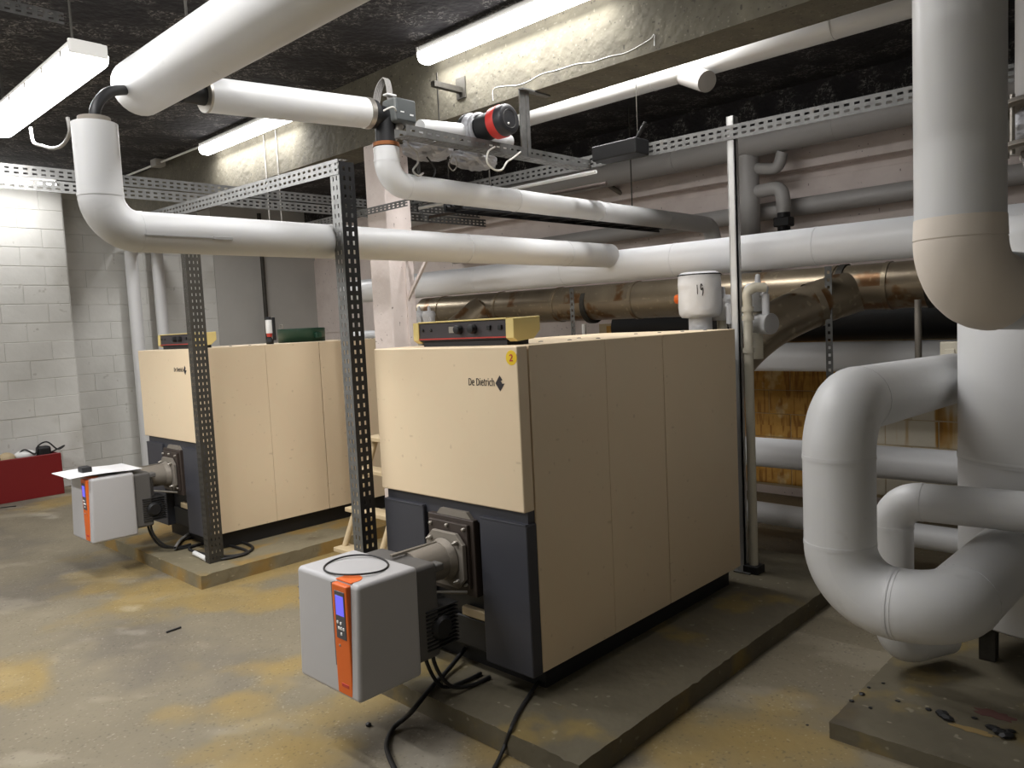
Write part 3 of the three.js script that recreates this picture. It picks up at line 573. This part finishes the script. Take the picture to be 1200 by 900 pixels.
{
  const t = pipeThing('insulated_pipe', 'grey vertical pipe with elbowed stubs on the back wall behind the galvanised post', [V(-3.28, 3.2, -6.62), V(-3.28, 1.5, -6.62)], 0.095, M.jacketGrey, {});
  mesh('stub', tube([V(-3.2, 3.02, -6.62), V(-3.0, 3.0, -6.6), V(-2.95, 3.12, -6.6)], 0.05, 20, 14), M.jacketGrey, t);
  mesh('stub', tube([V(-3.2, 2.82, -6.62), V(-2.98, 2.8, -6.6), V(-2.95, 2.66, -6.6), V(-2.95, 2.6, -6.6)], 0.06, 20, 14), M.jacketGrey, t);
  mesh('valve', [cyl(V(-2.95, 2.62, -6.6), V(-2.95, 2.44, -6.6), 0.055, 14), box(-3.02, 2.48, -6.66, -2.88, 2.56, -6.54, 0.01), cyl(V(-3.2, 2.4, -6.6), V(-2.88, 2.4, -6.6), 0.05, 14)], M.black, t);
}
pipeThing('wall_pipe', 'pale vertical pipe on the recessed wall, standing next to the pier', [V(-10.78, 0, -4.06), V(-10.78, 3.0, -4.06), V(-10.0, 3.0, -4.06)], 0.08, M.jacket, { group: 'pair of vertical wall pipes' });
pipeThing('wall_pipe', 'pale vertical pipe on the recessed wall, standing next to the slotted upright', [V(-10.78, 0, -4.40), V(-10.78, 3.12, -4.40), V(-9.6, 3.12, -4.40)], 0.075, M.jacket, { group: 'pair of vertical wall pipes' });
tag(mesh('steel_tube', cyl(W(309, 330, 'x', -10.9).setY(0.0), W(309, 330, 'x', -10.9).setY(3.6), 0.03, 10), M.darkGalv), 'thin grey tube standing before the plastered wall behind the first boiler', 'tube');

// ------------------------------------------------------------------ flue
{
  const t = thing('flue_pipe', 'brown stained steel flue running behind the boilers with slanted branches', 'flue');
  mesh('main_duct', cyl(V(-6.5, 1.92, -5.5), V(1.4, 1.86, -5.5), 0.155, 32), M.flue, t);
  for (const x of [-6.2, -5.35, -4.6, -3.75, -3.0, -2.1, -1.75, -1.0]) mesh('joint_collar', cyl(V(x, 1.92 - (x + 6.5) * 0.0076, -5.5), V(x + 0.03, 1.92 - (x + 6.5) * 0.0076, -5.5), 0.162, 32), M.flue, t);
  mesh('branch', cyl(V(-5.55, 1.90, -5.45), V(-6.0, 1.3, -4.8), 0.16, 28), M.flue, t);
  mesh('branch', tube([V(-1.95, 1.87, -5.5), V(-2.15, 1.78, -5.25), V(-2.38, 1.62, -4.98), V(-2.55, 1.38, -4.8), V(-2.6, 1.1, -4.75), V(-2.62, 0.9, -4.72)], 0.15, 40, 28), M.flue, t);
  mesh('saddle_collar', tube([V(-2.13, 1.79, -5.27), V(-2.16, 1.775, -5.24)], 0.158, 4, 28), M.flue, t);
  for (const x of [-4.25, -2.05, -1.49]) mesh('clamp', [cyl(V(x, 1.885, -5.5), V(x + 0.045, 1.885, -5.5), 0.166, 32)], M.darkGalv, t);
}
for (const [x, y0, y1, z, l] of [[-4.24, 1.3, 2.03, -5.2, 'perforated steel strap in front of the flue, behind the boiler control panel'], [-2.05, 0.9, 2.03, -5.2, 'perforated steel strap hanging beside the slanted flue branch']]) {
  const s = tag(mesh('perforated_strap', [strip(V(x, y0, z), V(x, y1, z), V(1, 0, 0), 0.045, 0.003, 1, 0.05, 0.02, 0.018), strip(V(x, y0, z), V(x, y1, z), V(0, 0, -1), 0.03, 0.003, 1, 0.05, 0.02, 0.012)], M.galv), l, 'strap');
}
tag(mesh('steel_rod', cyl(V(-1.495, 1.3, -5.25), V(-1.495, 1.78, -5.25), 0.02, 10), M.cast), 'short rusty rod under the flue near the header', 'rod');
tag(mesh('white_rod', cyl(V(-4.02, 1.2, -5.1), V(-4.02, 1.72, -5.1), 0.02, 10), M.whitePlastic), 'short white rod behind the boiler top, near the perforated strap', 'rod');

// ------------------------------------------------------------------ small fittings behind and on the boilers
{
  const t = thing('valve_jacket', 'white padded valve jacket marked 19 behind the boiler', 'valve jacket', [-2.585, 0, -4.5]);
  mesh('padded_drum', lathe([[0, 2.02], [0.11, 2.025], [0.133, 2.01], [0.138, 1.95], [0.136, 1.9], [0.138, 1.8], [0.134, 1.76], [0.118, 1.735], [0.08, 1.73]], V(0, 0, 0), V(0, 1, 0), 40), M.insulation, t);
  mesh('neck', lathe([[0.075, 1.5], [0.075, 1.74]], V(0, 0, 0)), M.insulation, t);
  mesh('tie_cord', lathe([[0.134, 2.004], [0.139, 2.008], [0.134, 2.012]], V(0, 0, 0), V(0, 1, 0), 40), M.cable, t);
  const on = (a, y) => V(0.1395 * Math.sin(a), y, 0.1395 * Math.cos(a));
  mesh('handwriting', [tube([on(0.42, 1.94), on(0.43, 1.88)], 0.0025, 8, 5), tube([on(0.66, 1.93), on(0.6, 1.945), on(0.57, 1.925), on(0.6, 1.905), on(0.66, 1.92), on(0.68, 1.9), on(0.64, 1.87)], 0.0028, 30, 5)], M.ink, t);
  mesh('orange_cap', lathe([[0, 0.05], [0.03, 0.045], [0.035, 0]], V(-0.13, 1.86, 0), V(-1, 0, 0), 16), M.orange, t);
}
function wrappedValve(label, x, y, z, s, group) {
  const t = thing('wrapped_valve', label, 'valve', [x, y, z], group);
  mesh('body', lathe([[0.0, 0], [0.05 * s, 0], [0.055 * s, 0.04 * s], [0.06 * s, 0.1 * s], [0.065 * s, 0.12 * s], [0.05 * s, 0.15 * s], [0, 0.155 * s]], V(0, 0, 0)), M.insulation, t);
  mesh('cap', lathe([[0, 0.2 * s], [0.012 * s, 0.195 * s], [0.016 * s, 0.15 * s]], V(0.01 * s, 0, 0)), M.insulation, t);
  mesh('side_arm', [cyl(V(0, 0.09 * s, 0), V(0.07 * s, 0.08 * s, 0.04 * s), 0.02 * s, 12), cyl(V(0.07 * s, 0.09 * s, 0.04 * s), V(0.07 * s, -0.02 * s, 0.04 * s), 0.019 * s, 12)], M.insulation, t);
  mesh('stem', cyl(V(0, 0, 0), V(0, -0.3, 0), 0.03 * s, 14), M.pvc, t);
}
{
  const a = W(878, 362, 'z', -4.62); wrappedValve('white wrapped valve right of the galvanised post', a.x + 0.03, a.y - 0.02, -4.66, 1.2, 'white wrapped valves');
  const b = W(846, 372, 'z', -4.62); wrappedValve('white wrapped valve between the padded jacket and the galvanised post', b.x, b.y - 0.02, -4.62, 1.1, 'white wrapped valves');
  for (const [u, l] of [[491, 'white wrapped valve beside the column foot bracket'], [503, 'white wrapped valve behind the control panel, before the flue end']]) { const c = W(u, 381, 'z', -4.7); wrappedValve(l, c.x, c.y - 0.02, -4.7, 1.0, 'white wrapped valves'); }
  const p = W(878, 440, 'z', -4.5);
  const t = thing('drain_pipe', 'beige vertical drain pipe with collars beside the boiler rear corner', 'pipe', [p.x, 0, -4.5]);
  mesh('tube', [cyl(V(0, P2, 0), V(0, 1.84, 0), 0.028, 18)], M.pvc, t);
  mesh('bend', tube([V(0, 1.82, 0), V(0, 1.87, 0), V(0.03, 1.9, -0.03), V(0.08, 1.9, -0.08)], 0.03, 16, 14), M.pvc, t);
  for (const y of [1.7, 1.755, 1.5]) mesh('collar', cyl(V(0, y, 0), V(0, y + 0.03, 0), 0.036, 18), M.pvc, t);
  mesh('foot_clamp', box(-0.05, P2, -0.05, 0.05, P2 + 0.05, 0.05, 0.004), M.black, t);
  const e = W(905, 380, 'z', -4.4);
  const wp = thing('capped_pipe', 'short white capped pipe next to the beige drain pipe', 'pipe', [0, 0, 0]);
  mesh('straight_section', cyl(V(e.x - 0.4, e.y + 0.01, -4.72), V(e.x - 0.11, e.y, -4.62), 0.066, 26), M.jacket, wp);
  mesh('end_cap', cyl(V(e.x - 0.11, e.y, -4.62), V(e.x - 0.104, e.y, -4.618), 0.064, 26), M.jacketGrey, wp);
}

// ------------------------------------------------------------------ valves, pump and cables under the beam
{
  const t = thing('actuator', 'grey valve actuator box with cable bundle above the branch pipe', 'actuator', [-3.46, 2.95, -2.81]);
  mesh('box', box(-0.06, -0.06, -0.075, 0.06, 0.07, 0.075, 0.015), M.actuator, t);
  mesh('face_plate', box(0.05, -0.055, -0.065, 0.066, 0.065, 0.068, 0.008), std(0x4a4e4e, 0.45), t);
  mesh('marking', [box(0.066, -0.012, 0.02, 0.0675, -0.006, 0.045), box(0.066, -0.022, -0.045, 0.0675, -0.014, -0.02)], M.whitePlastic, t);
  const cs = []; for (let k = 0; k < 5; k++) cs.push(tube([V(-0.03, 0.06, 0.02 + k * 0.008), V(-0.03, 0.15, 0.025 + k * 0.008), V(-0.06, 0.2, 0.02 + k * 0.008), V(-0.1, 0.16, 0.03 + k * 0.01), V(-0.14, 0.0, 0.05 + k * 0.01)], 0.004, 20, 6)); mesh('cable_bundle', cs, M.greyCable, t);
  mesh('cable_tie', box(-0.05, 0.095, 0.005, -0.01, 0.105, 0.07, 0.003), M.whitePlastic, t);
  mesh('mount', cyl(V(0, -0.06, 0), V(-0.03, -0.16, 0.05), 0.025, 12), M.steel, t);

  const p = thing('circulation_pump', 'black circulation pump with a red ring under the concrete beam', 'pump', [-3.47, 2.93, -3.40]);
  const ax = V(1, 0.05, 0);
  mesh('volute', lathe([[0, -0.06], [0.07, -0.06], [0.105, -0.03], [0.11, 0.02], [0.09, 0.06], [0.07, 0.065]], V(0, 0, 0.02), ax, 32), M.foil, p);
  mesh('volute_band', lathe([[0.108, -0.02], [0.114, -0.018], [0.115, 0.012], [0.109, 0.014]], V(0, 0, 0.02), ax, 32), M.black, p);
  mesh('clamp_ring', lathe([[0.088, 0.06], [0.1, 0.062], [0.1, 0.085], [0.086, 0.087]], V(0, 0, 0.02), ax, 32), M.foil, p);
  mesh('motor', lathe([[0.075, 0.08], [0.08, 0.1], [0.075, 0.11], [0.08, 0.12], [0.075, 0.13], [0.08, 0.14], [0.075, 0.15], [0.08, 0.16], [0.075, 0.17], [0.08, 0.18], [0.078, 0.19], [0.084, 0.2]], V(0, 0, 0.02), ax, 32), M.rubber, p);
  mesh('red_ring', lathe([[0.084, 0.2], [0.092, 0.205], [0.095, 0.262], [0.09, 0.266]], V(0, 0, 0.02), ax, 32), M.pumpRed, p);
  mesh('end_cover', lathe([[0.091, 0.266], [0.088, 0.31], [0.074, 0.32], [0.06, 0.318], [0, 0.32]], V(0, 0, 0.02), ax, 32), std(0x26262a, 0.45), p);
  mesh('dial_ring', lathe([[0.052, 0.319], [0.054, 0.3225], [0.056, 0.319]], V(0, 0, 0.02), ax, 32), M.burnerDark, p);
  mesh('knob', lathe([[0, 0.328], [0.006, 0.327], [0.007, 0.318]], V(0, -0.03, 0.035), ax, 12), M.whitePlastic, p);
  mesh('pipe_stub', [cyl(V(0, 0, 0), V(-0.02, -0.03, 0.42), 0.05, 18), cyl(V(0, 0, 0), V(0, -0.02, -0.3), 0.05, 18)], M.jacket, p);

  const r = thing('cable_tray', 'galvanised perforated cable tray below the pump, with a drop bracket', 'cable tray');
  mesh('tray', [strip(V(-3.3, 2.79, -2.72), V(-3.3, 2.79, -4.34), V(0, 1, 0), 0.055, 0.002, 1, 0.06, 0.03, 0.01), strip(V(-3.3, 2.79, -2.72), V(-3.3, 2.79, -4.34), V(-1, 0, 0), 0.1, 0.002, 3, 0.06, 0.03, 0.01), strip(V(-3.4, 2.79, -2.72), V(-3.4, 2.79, -4.34), V(0, 1, 0), 0.05, 0.002, 1, 0.06, 0.03, 0.01)], M.galv, r);
  mesh('drop_bracket', [box(-3.31, 2.79, -3.72, -3.295, 3.2, -3.69), box(-3.31, 2.79, -3.69, -3.3, 3.2, -3.64), box(-3.31, 3.19, -3.9, -3.27, 3.2, -3.64)], M.galv, r);
  const t2 = thing('cable_tray', 'dark ladder cable tray running back below the branch pipe', 'cable tray');
  const y = 2.6, xs = [-4.35, -4.15];
  mesh('side_rail', [box(xs[0], y, -6.8, xs[0] + 0.012, y + 0.06, -3.9)], M.black, t2); mesh('side_rail', box(xs[1], y, -6.8, xs[1] + 0.012, y + 0.06, -3.9), M.black, t2);
  for (let k = 0; k < 12; k++) mesh('rung', box(xs[0], y + 0.01, -4.0 - k * 0.24, xs[1], y + 0.025, -4.02 - k * 0.24), M.black, t2);
  for (let k = 0; k < 4; k++) mesh('cable', tube(Array.from({ length: 8 }, (_, i) => V(-4.32 + k * 0.045 + 0.01 * Math.sin(i * 2 + k), y + 0.035, -3.9 - i * 0.4)), 0.011, 30, 7), M.cable, t2);
  for (const z of [-4.3, -6.2]) mesh('hanger_rod', cyl(V(-4.25, y + 0.05, z), V(-4.25, CY, z), 0.006, 8), M.darkGalv, t2);

  // foil-wrapped valve bodies with hanging leads
  const lump = (label, c, sx, sy, sz, seed) => { const g = new THREE.IcosahedronGeometry(1, 5), rr = rng(seed), ph = [rr() * 6, rr() * 6, rr() * 6], q = g.attributes.position; for (let i = 0; i < q.count; i++) { const v = V(q.getX(i), q.getY(i), q.getZ(i)); const k = 0.92 + 0.16 * Math.abs(Math.sin(v.x * 5 + ph[0] + v.z * 4)) + 0.14 * Math.abs(Math.sin(v.y * 6 + ph[1] - v.z * 7)) - 0.12 * Math.abs(Math.sin(v.z * 9 + ph[2] + v.x * 6)); q.setXYZ(i, v.x * sx * k, v.y * sy * k, v.z * sz * k); } g.computeVertexNormals(); const m = tag(mesh('foil_wrap', boxUV(g), M.foil), label, 'valve wrap'); m.position.copy(c); return m; };
  lump('crumpled foil wrapped valve below the tray, near the actuator', V(-3.52, 2.80, -3.05), 0.1, 0.065, 0.16, 3);
  lump('crumpled foil wrapped valve below the tray, near the drop bracket', V(-3.55, 2.79, -3.46), 0.1, 0.06, 0.17, 9);
  const lead = (label, pts, m = M.greyCable, rr = 0.006) => tag(mesh('hanging_lead', tube(pts, rr, 40, 7), m), label, 'cable');
  const q = (u, v, x) => W(u, v, 'x', x);
  lead('grey lead looping from the actuator down to the foil wraps', [q(482, 150, -3.4), q(478, 168, -3.4), q(488, 178, -3.4), q(490, 190, -3.42), q(484, 200, -3.42), q(490, 206, -3.42), q(496, 203, -3.42)]);
  lead('white lead loop tied below the tray', [q(580, 172, -3.3), q(572, 178, -3.3), q(571, 190, -3.3), q(578, 198, -3.3), q(588, 199, -3.3), q(594, 190, -3.3), q(600, 186, -3.3), q(610, 178, -3.3)], M.whiteCable);
  lead('thin grey lead hanging under the foil wraps', [q(530, 182, -3.45), q(526, 194, -3.45), q(531, 200, -3.45), q(536, 192, -3.45), q(533, 184, -3.45)], M.greyCable, 0.004);
  lead('dark lead hanging beside the branch elbow', [q(500, 184, -3.45), q(506, 192, -3.45), q(510, 200, -3.45), q(508, 208, -3.45)], M.cable, 0.005);
  lead('pale lead running from the actuator along the branch pipe', [V(-3.41, 2.93, -2.66), V(-3.38, 2.95, -2.7), V(-3.4, 2.94, -2.74)], M.whiteCable, 0.005);
  // dark electrical box and conduits
  const b = W(728, 176, 'z', -4.36);
  const eb = thing('switch_box', 'dark box fixed to the slotted rail at the end of the cable tray', 'box', [b.x, b.y, -4.355]);
  mesh('box', box(-0.2, -0.05, -0.1, 0.16, 0.05, 0.06, 0.01), M.black, eb); mesh('lever', cyl(V(0.12, 0.04, 0), V(0.2, 0.14, 0), 0.012, 8), M.black, eb);
  for (const [dy, dz, l] of [[0, 0, 'thin pale conduit under the slotted rail, the upper one'], [-0.07, -0.12, 'thin dark conduit under the slotted rail, the lower one']]) tag(mesh('conduit_tube', cyl(V(-5.4, 2.82 + dy, -4.55 + dz), V(-3.42, 2.81 + dy, -4.55 + dz), 0.014, 10), dy ? M.brown : M.whitePlastic), l, 'conduit');
  // cable loop hanging at the near lamp
  tag(mesh('lamp_cable', tube([W(36, 150, 'z', -1.36), W(39, 166, 'z', -1.33), W(50, 171, 'z', -1.3), W(62, 174, 'z', -1.27), W(76, 167, 'z', -1.22), W(82, 152, 'z', -1.2), W(79, 138, 'z', -1.2)], 0.008, 40, 8), M.greyCable), 'pale cable loop hanging between the wide lamp and the white riser', 'cable');
  const ct = thing('ceiling_rail', 'short perforated rail on the ceiling above the wide lamp', 'rail');
  angle('channel', V(-4.62, 3.52, 0.2), V(-4.62, 3.52, -1.5), V(0, -1, 0), V(-1, 0, 0), 0.06, 0.05, M.galv, ct, 2, 0.05, 0.026, 0.012);
  for (const z of [-1.3, 0]) mesh('hanger_rod', cyl(V(-4.64, 3.5, z), V(-4.64, CY, z), 0.008, 8), M.galv, ct);
  // angled bracket under the grey duct, bracket on the column
  const br = thing('strut_bracket', 'diagonal strut bracket under the wide grey duct', 'bracket');
  mesh('diagonal', cyl(W(692, 203, 'z', -6.6), W(730, 228, 'z', -6.9), 0.025, 8), M.cast, br); mesh('wall_leg', cyl(W(730, 228, 'z', -6.9), W(738, 205, 'z', -6.9), 0.02, 8), M.cast, br);
  const cb = thing('column_bracket', 'triangular steel bracket painted pink on the column side', 'bracket');
  mesh('upright', box(-4.85, 1.55, -3.93, -4.835, 2.33, -3.90), M.pink, cb); mesh('arm', box(-4.85, 2.31, -3.93, -4.5, 2.335, -3.90), M.pink, cb);
  { const g = new THREE.BoxGeometry(0.022, 0.46, 0.022); g.rotateZ(-0.72); g.translate(-4.69, 2.16, -3.915); mesh('brace', boxUV(g), M.pink, cb); }
  mesh('arm_rod', cyl(V(-4.35, 2.95, -3.72), V(-4.35, 3.36, -3.72), 0.007, 8), M.galv, cb).visible = true;
  cb.children.pop();
  const wb = thing('wall_bracket', 'small steel bracket on the beam face carrying a threaded rod', 'bracket');
  const w0 = W(503, 101, 'z', BZ + 0.14), w1 = W(541, 107, 'z', BZ);
  mesh('arm', box(w1.x - 0.02, w1.y - 0.015, BZ, w1.x + 0.02, w1.y + 0.02, BZ + 0.26), M.darkGalv, wb); mesh('threaded_rod', cyl(V(w1.x, 2.98, BZ + 0.22), V(w1.x, w1.y + 0.08, BZ + 0.22), 0.006, 8), M.darkGalv, wb); mesh('plate', box(w1.x - 0.045, w1.y - 0.05, BZ, w1.x + 0.045, w1.y + 0.09, BZ + 0.01), M.darkGalv, wb);
}

// ------------------------------------------------------------------ things on and around the first boiler
{
  const top = B1 + 1.507, x1 = -6.247;
  const gp = thing('pail', 'flat dark green round pail on the first boiler', 'pail', [x1 - 0.15, top, -4.05]);
  const a = W(355, 390, 'y', top); // near the horizon: only its direction is used
  gp.position.set(-6.35, top, -3.85);
  mesh('body', lathe([[0, 0], [0.21, 0], [0.215, 0.12], [0.205, 0.125], [0.2, 0.02], [0, 0.02]], V(0, 0, 0), V(0, 1, 0), 36), M.green, gp);
  mesh('handle', tube([V(-0.02, 0.12, 0.2), V(-0.02, 0.16, 0.2), V(0.02, 0.16, 0.2), V(0.02, 0.12, 0.2)], 0.004, 16, 6), M.steel, gp);
  mesh('lug', box(0.2, 0.03, -0.06, 0.25, 0.08, 0.0, 0.01), M.green, gp);
  const s = thing('sealant_tube', 'upright white and black sealant tube on the first boiler', 'tube', [-5.87, top + 0.001, -3.26]);
  mesh('base_cap', lathe([[0, 0], [0.03, 0], [0.03, 0.03], [0.012, 0.06]], V(0, 0, 0)), M.black, s); mesh('red_band', lathe([[0.02, 0.06], [0.025, 0.1]], V(0, 0, 0)), M.redLine, s); mesh('label_sleeve', lathe([[0.027, 0.09], [0.027, 0.2], [0, 0.2]], V(0, 0, 0)), M.whitePlastic, s); mesh('top_cap', lathe([[0.024, 0.2], [0.02, 0.225], [0, 0.226]], V(0, 0, 0)), M.black, s); mesh('back_spine', box(0.01, 0.03, -0.045, 0.03, 0.22, -0.02, 0.006), M.black, s);
}
{ // stepladder between the boilers
  const t = thing('stepladder', 'small wooden stepladder between the two boilers', 'stepladder', [-4.2, 0, -3.2]);
  for (const x of [-0.2, 0.2]) { mesh('leg', cyl(V(x, 0.0, 0.45), V(x, 1.0, 0), 0.02, 10), M.wood, t); mesh('leg', cyl(V(x, 0.0, -0.3), V(x, 1.0, -0.04), 0.018, 10), M.wood, t); }
  for (const [y, z] of [[0.28, 0.32], [0.53, 0.21], [0.78, 0.1]]) mesh('step', box(-0.24, y, z - 0.06, 0.24, y + 0.03, z + 0.06, 0.006), M.wood, t);
  mesh('top_step', box(-0.24, 0.99, -0.1, 0.24, 1.02, 0.08, 0.006), M.wood, t);
}
{ // red bin at the pier
  const t = thing('red_bin', 'dark red open metal bin standing against the white pier', 'bin', [XL + 0.245, 0, -2.05]);
  const h = 0.48, hw = 0.2, hl = 0.78;
  mesh('bottom', box(-hw, 0.01, -hl, hw, 0.03, hl), M.maroon, t);
  for (const s of [-1, 1]) { mesh('side_panel', box(s * hw - 0.01, 0, -hl, s * hw + 0.01, h, hl, 0.004), M.maroon, t); mesh('end_panel', box(-hw, 0, s * hl - 0.01, hw, h, s * hl + 0.01, 0.004), M.maroon, t); mesh('rim', cyl(V(s * hw, h, -hl), V(s * hw, h, hl), 0.012, 8), M.maroon, t); }
  const bx = XL + 0.245;
  mesh('false_floor', box(-hw + 0.01, 0.3, -hl + 0.01, hw - 0.01, 0.32, hl - 0.01), M.brown, t);
  const r = rng(31);
  const jt = (n, l, g, m) => tag(mesh(n, g, m), l, n.replace('_', ' '));
  jt('plaster_lump', 'pale lump of rubble in the red bin', new THREE.DodecahedronGeometry(0.09, 1).scale(1.3, 0.9, 1).translate(bx, 0.47, -2.33), M.wood);
  jt('plastic_bag', 'crumpled white plastic bag in the red bin', new THREE.IcosahedronGeometry(0.08, 2).scale(1.1, 0.8, 1.5).translate(bx, 0.49, -2.52), M.whitePlastic);
  jt('power_tool', 'black tool lying in the red bin', box(bx - 0.07, 0.42, -2.78, bx + 0.07, 0.57, -2.64, 0.03), M.black);
  jt('black_bottle', 'black block in the red bin next to the rubble', box(bx - 0.06, 0.33, -2.26, bx + 0.06, 0.5, -2.18, 0.01), M.black);
  jt('cable_coil', 'black cable coil sticking out of the red bin', tube([V(bx, 0.45, -2.4), V(bx + 0.05, 0.56, -2.5), V(bx + 0.08, 0.5, -2.6), V(bx, 0.58, -2.66), V(bx + 0.05, 0.62, -2.74), V(bx + 0.1, 0.52, -2.84), V(bx + 0.06, 0.55, -2.92), V(bx, 0.48, -2.78)], 0.009, 60, 7), M.cable);
}
// ------------------------------------------------------------------ cables on the floor and loose bits
{
  const fl = (pts, y) => pts.map(([u, v, h]) => { const p = W(u, v, 'y', h ?? y); return p; });
  tag(mesh('floor_cable', tube(fl([[545, 760, 0.15], [525, 785, 0.12], [505, 806, 0.113], [492, 822, 0.113], [484, 832, 0.1], [474, 842, 0.04], [462, 852, 0.014], [453, 872, 0.012], [460, 896, 0.012], [480, 930, 0.012]]), 0.011, 60, 8), M.cable), 'thick black cable curving over the floor from the burner', 'cable');
  tag(mesh('floor_cable', tube(fl([[632, 797, 0.12], [622, 812, 0.112], [606, 838, 0.112], [598, 856, 0.11], [592, 873, 0.04], [583, 893, 0.012], [570, 915, 0.012]]), 0.009, 60, 8), M.cable), 'black cable hanging over the plinth rim below the dark boiler door', 'cable');
  tag(mesh('cable_heap', tube(fl([[205, 643], [212, 634], [235, 628], [262, 634], [285, 636], [296, 643], [282, 650], [258, 652], [235, 648], [222, 642], [245, 636], [272, 640], [290, 648], [262, 655], [240, 655]], P1 + 0.012), 0.011, 120, 8), M.cable), 'heap of black cable on the yellow-stained plinth by the slotted post', 'cable');
  tag(mesh('pale_hose', tube(fl([[205, 642], [215, 630], [232, 622], [248, 620]], P1 + 0.03), 0.012, 40, 8), M.greyCable), 'pale grey hose arching over the cable heap', 'hose');
  tag(mesh('white_pipe_offcut', cyl(W(228, 648, 'y', P1 + 0.02), W(242, 655, 'y', P1 + 0.02), 0.018, 12), M.whitePlastic), 'short white pipe offcut on the yellow-stained plinth', 'pipe');
  for (const [a, b, l] of [[[195, 741], [212, 735], 'thin black strip lying on the open floor'], [[0, 595], [19, 593], 'thin black bar on the floor by the red bin']]) { const p0 = W(...a, 'y', 0.006), p1 = W(...b, 'y', 0.006); tag(mesh('floor_strip', cyl(p0, p1, 0.006, 6), M.cable), l, 'strip'); }
  const r = rng(8);
  const bits = [[1104, 838, 14], [1110, 843, 12], [1164, 855, 12], [1172, 860, 14], [1180, 864, 14], [1184, 858, 8], [998, 822, 6], [1010, 814, 7], [1020, 830, 5], [1052, 822, 5], [1088, 832, 6], [1142, 842, 5], [946, 850, 3], [1035, 801, 4], [1018, 806, 4]];
  bits.forEach(([u, v, s], i) => { const h = u > 972 ? 0.07 : 0, p = W(u, v, 'y', h); const g = new THREE.DodecahedronGeometry(s * 0.0016, 0); g.scale(1.2 + r() * 0.5, 0.45, 0.9 + r() * 0.4); g.rotateY(r() * 6); g.translate(p.x, h + s * 0.0006, p.z); tag(mesh('debris_bit', g, M.black), 'small black crumb of debris lying near the header plinth rim', 'debris', 'black debris crumbs'); });
  tag(mesh('debris_bit', new THREE.DodecahedronGeometry(0.014, 0).scale(1.2, 0.7, 1).translate(W(432, 851, 'y', 0).x, 0.008, W(432, 851, 'y', 0).z), M.black), 'single black crumb on the floor near the thick cable', 'debris');
}
{
  const blob = (u, v, rx, rz, seed, mat, label) => { const p = W(u, v, 'y', 0.07), r = rng(seed), sh = new THREE.Shape(); for (let k = 0; k < 18; k++) { const a = k / 18 * Math.PI * 2, q = 0.6 + r() * 0.6; const x = Math.cos(a) * rx * q, y = Math.sin(a) * rz * q; k ? sh.lineTo(x, y) : sh.moveTo(x, y); } sh.closePath(); const g = new THREE.ExtrudeGeometry(sh, { depth: 0.0012, bevelEnabled: false }); g.rotateX(-Math.PI / 2); g.translate(p.x, 0.0702, p.z); tag(mesh('dried_smear', g, mat), label, 'stain'); };
  blob(1166, 838, 0.075, 0.04, 5, std(0x5a3a34, 0.9), 'dull red dried smear on the header plinth');
  blob(1140, 856, 0.09, 0.02, 9, std(0x8a7448, 0.9), 'ochre dried smear on the header plinth rim');
}
scene.traverse((o) => { if (o.isMesh) { o.castShadow = true; o.receiveShadow = true; } });
renderer.render(scene, camera);
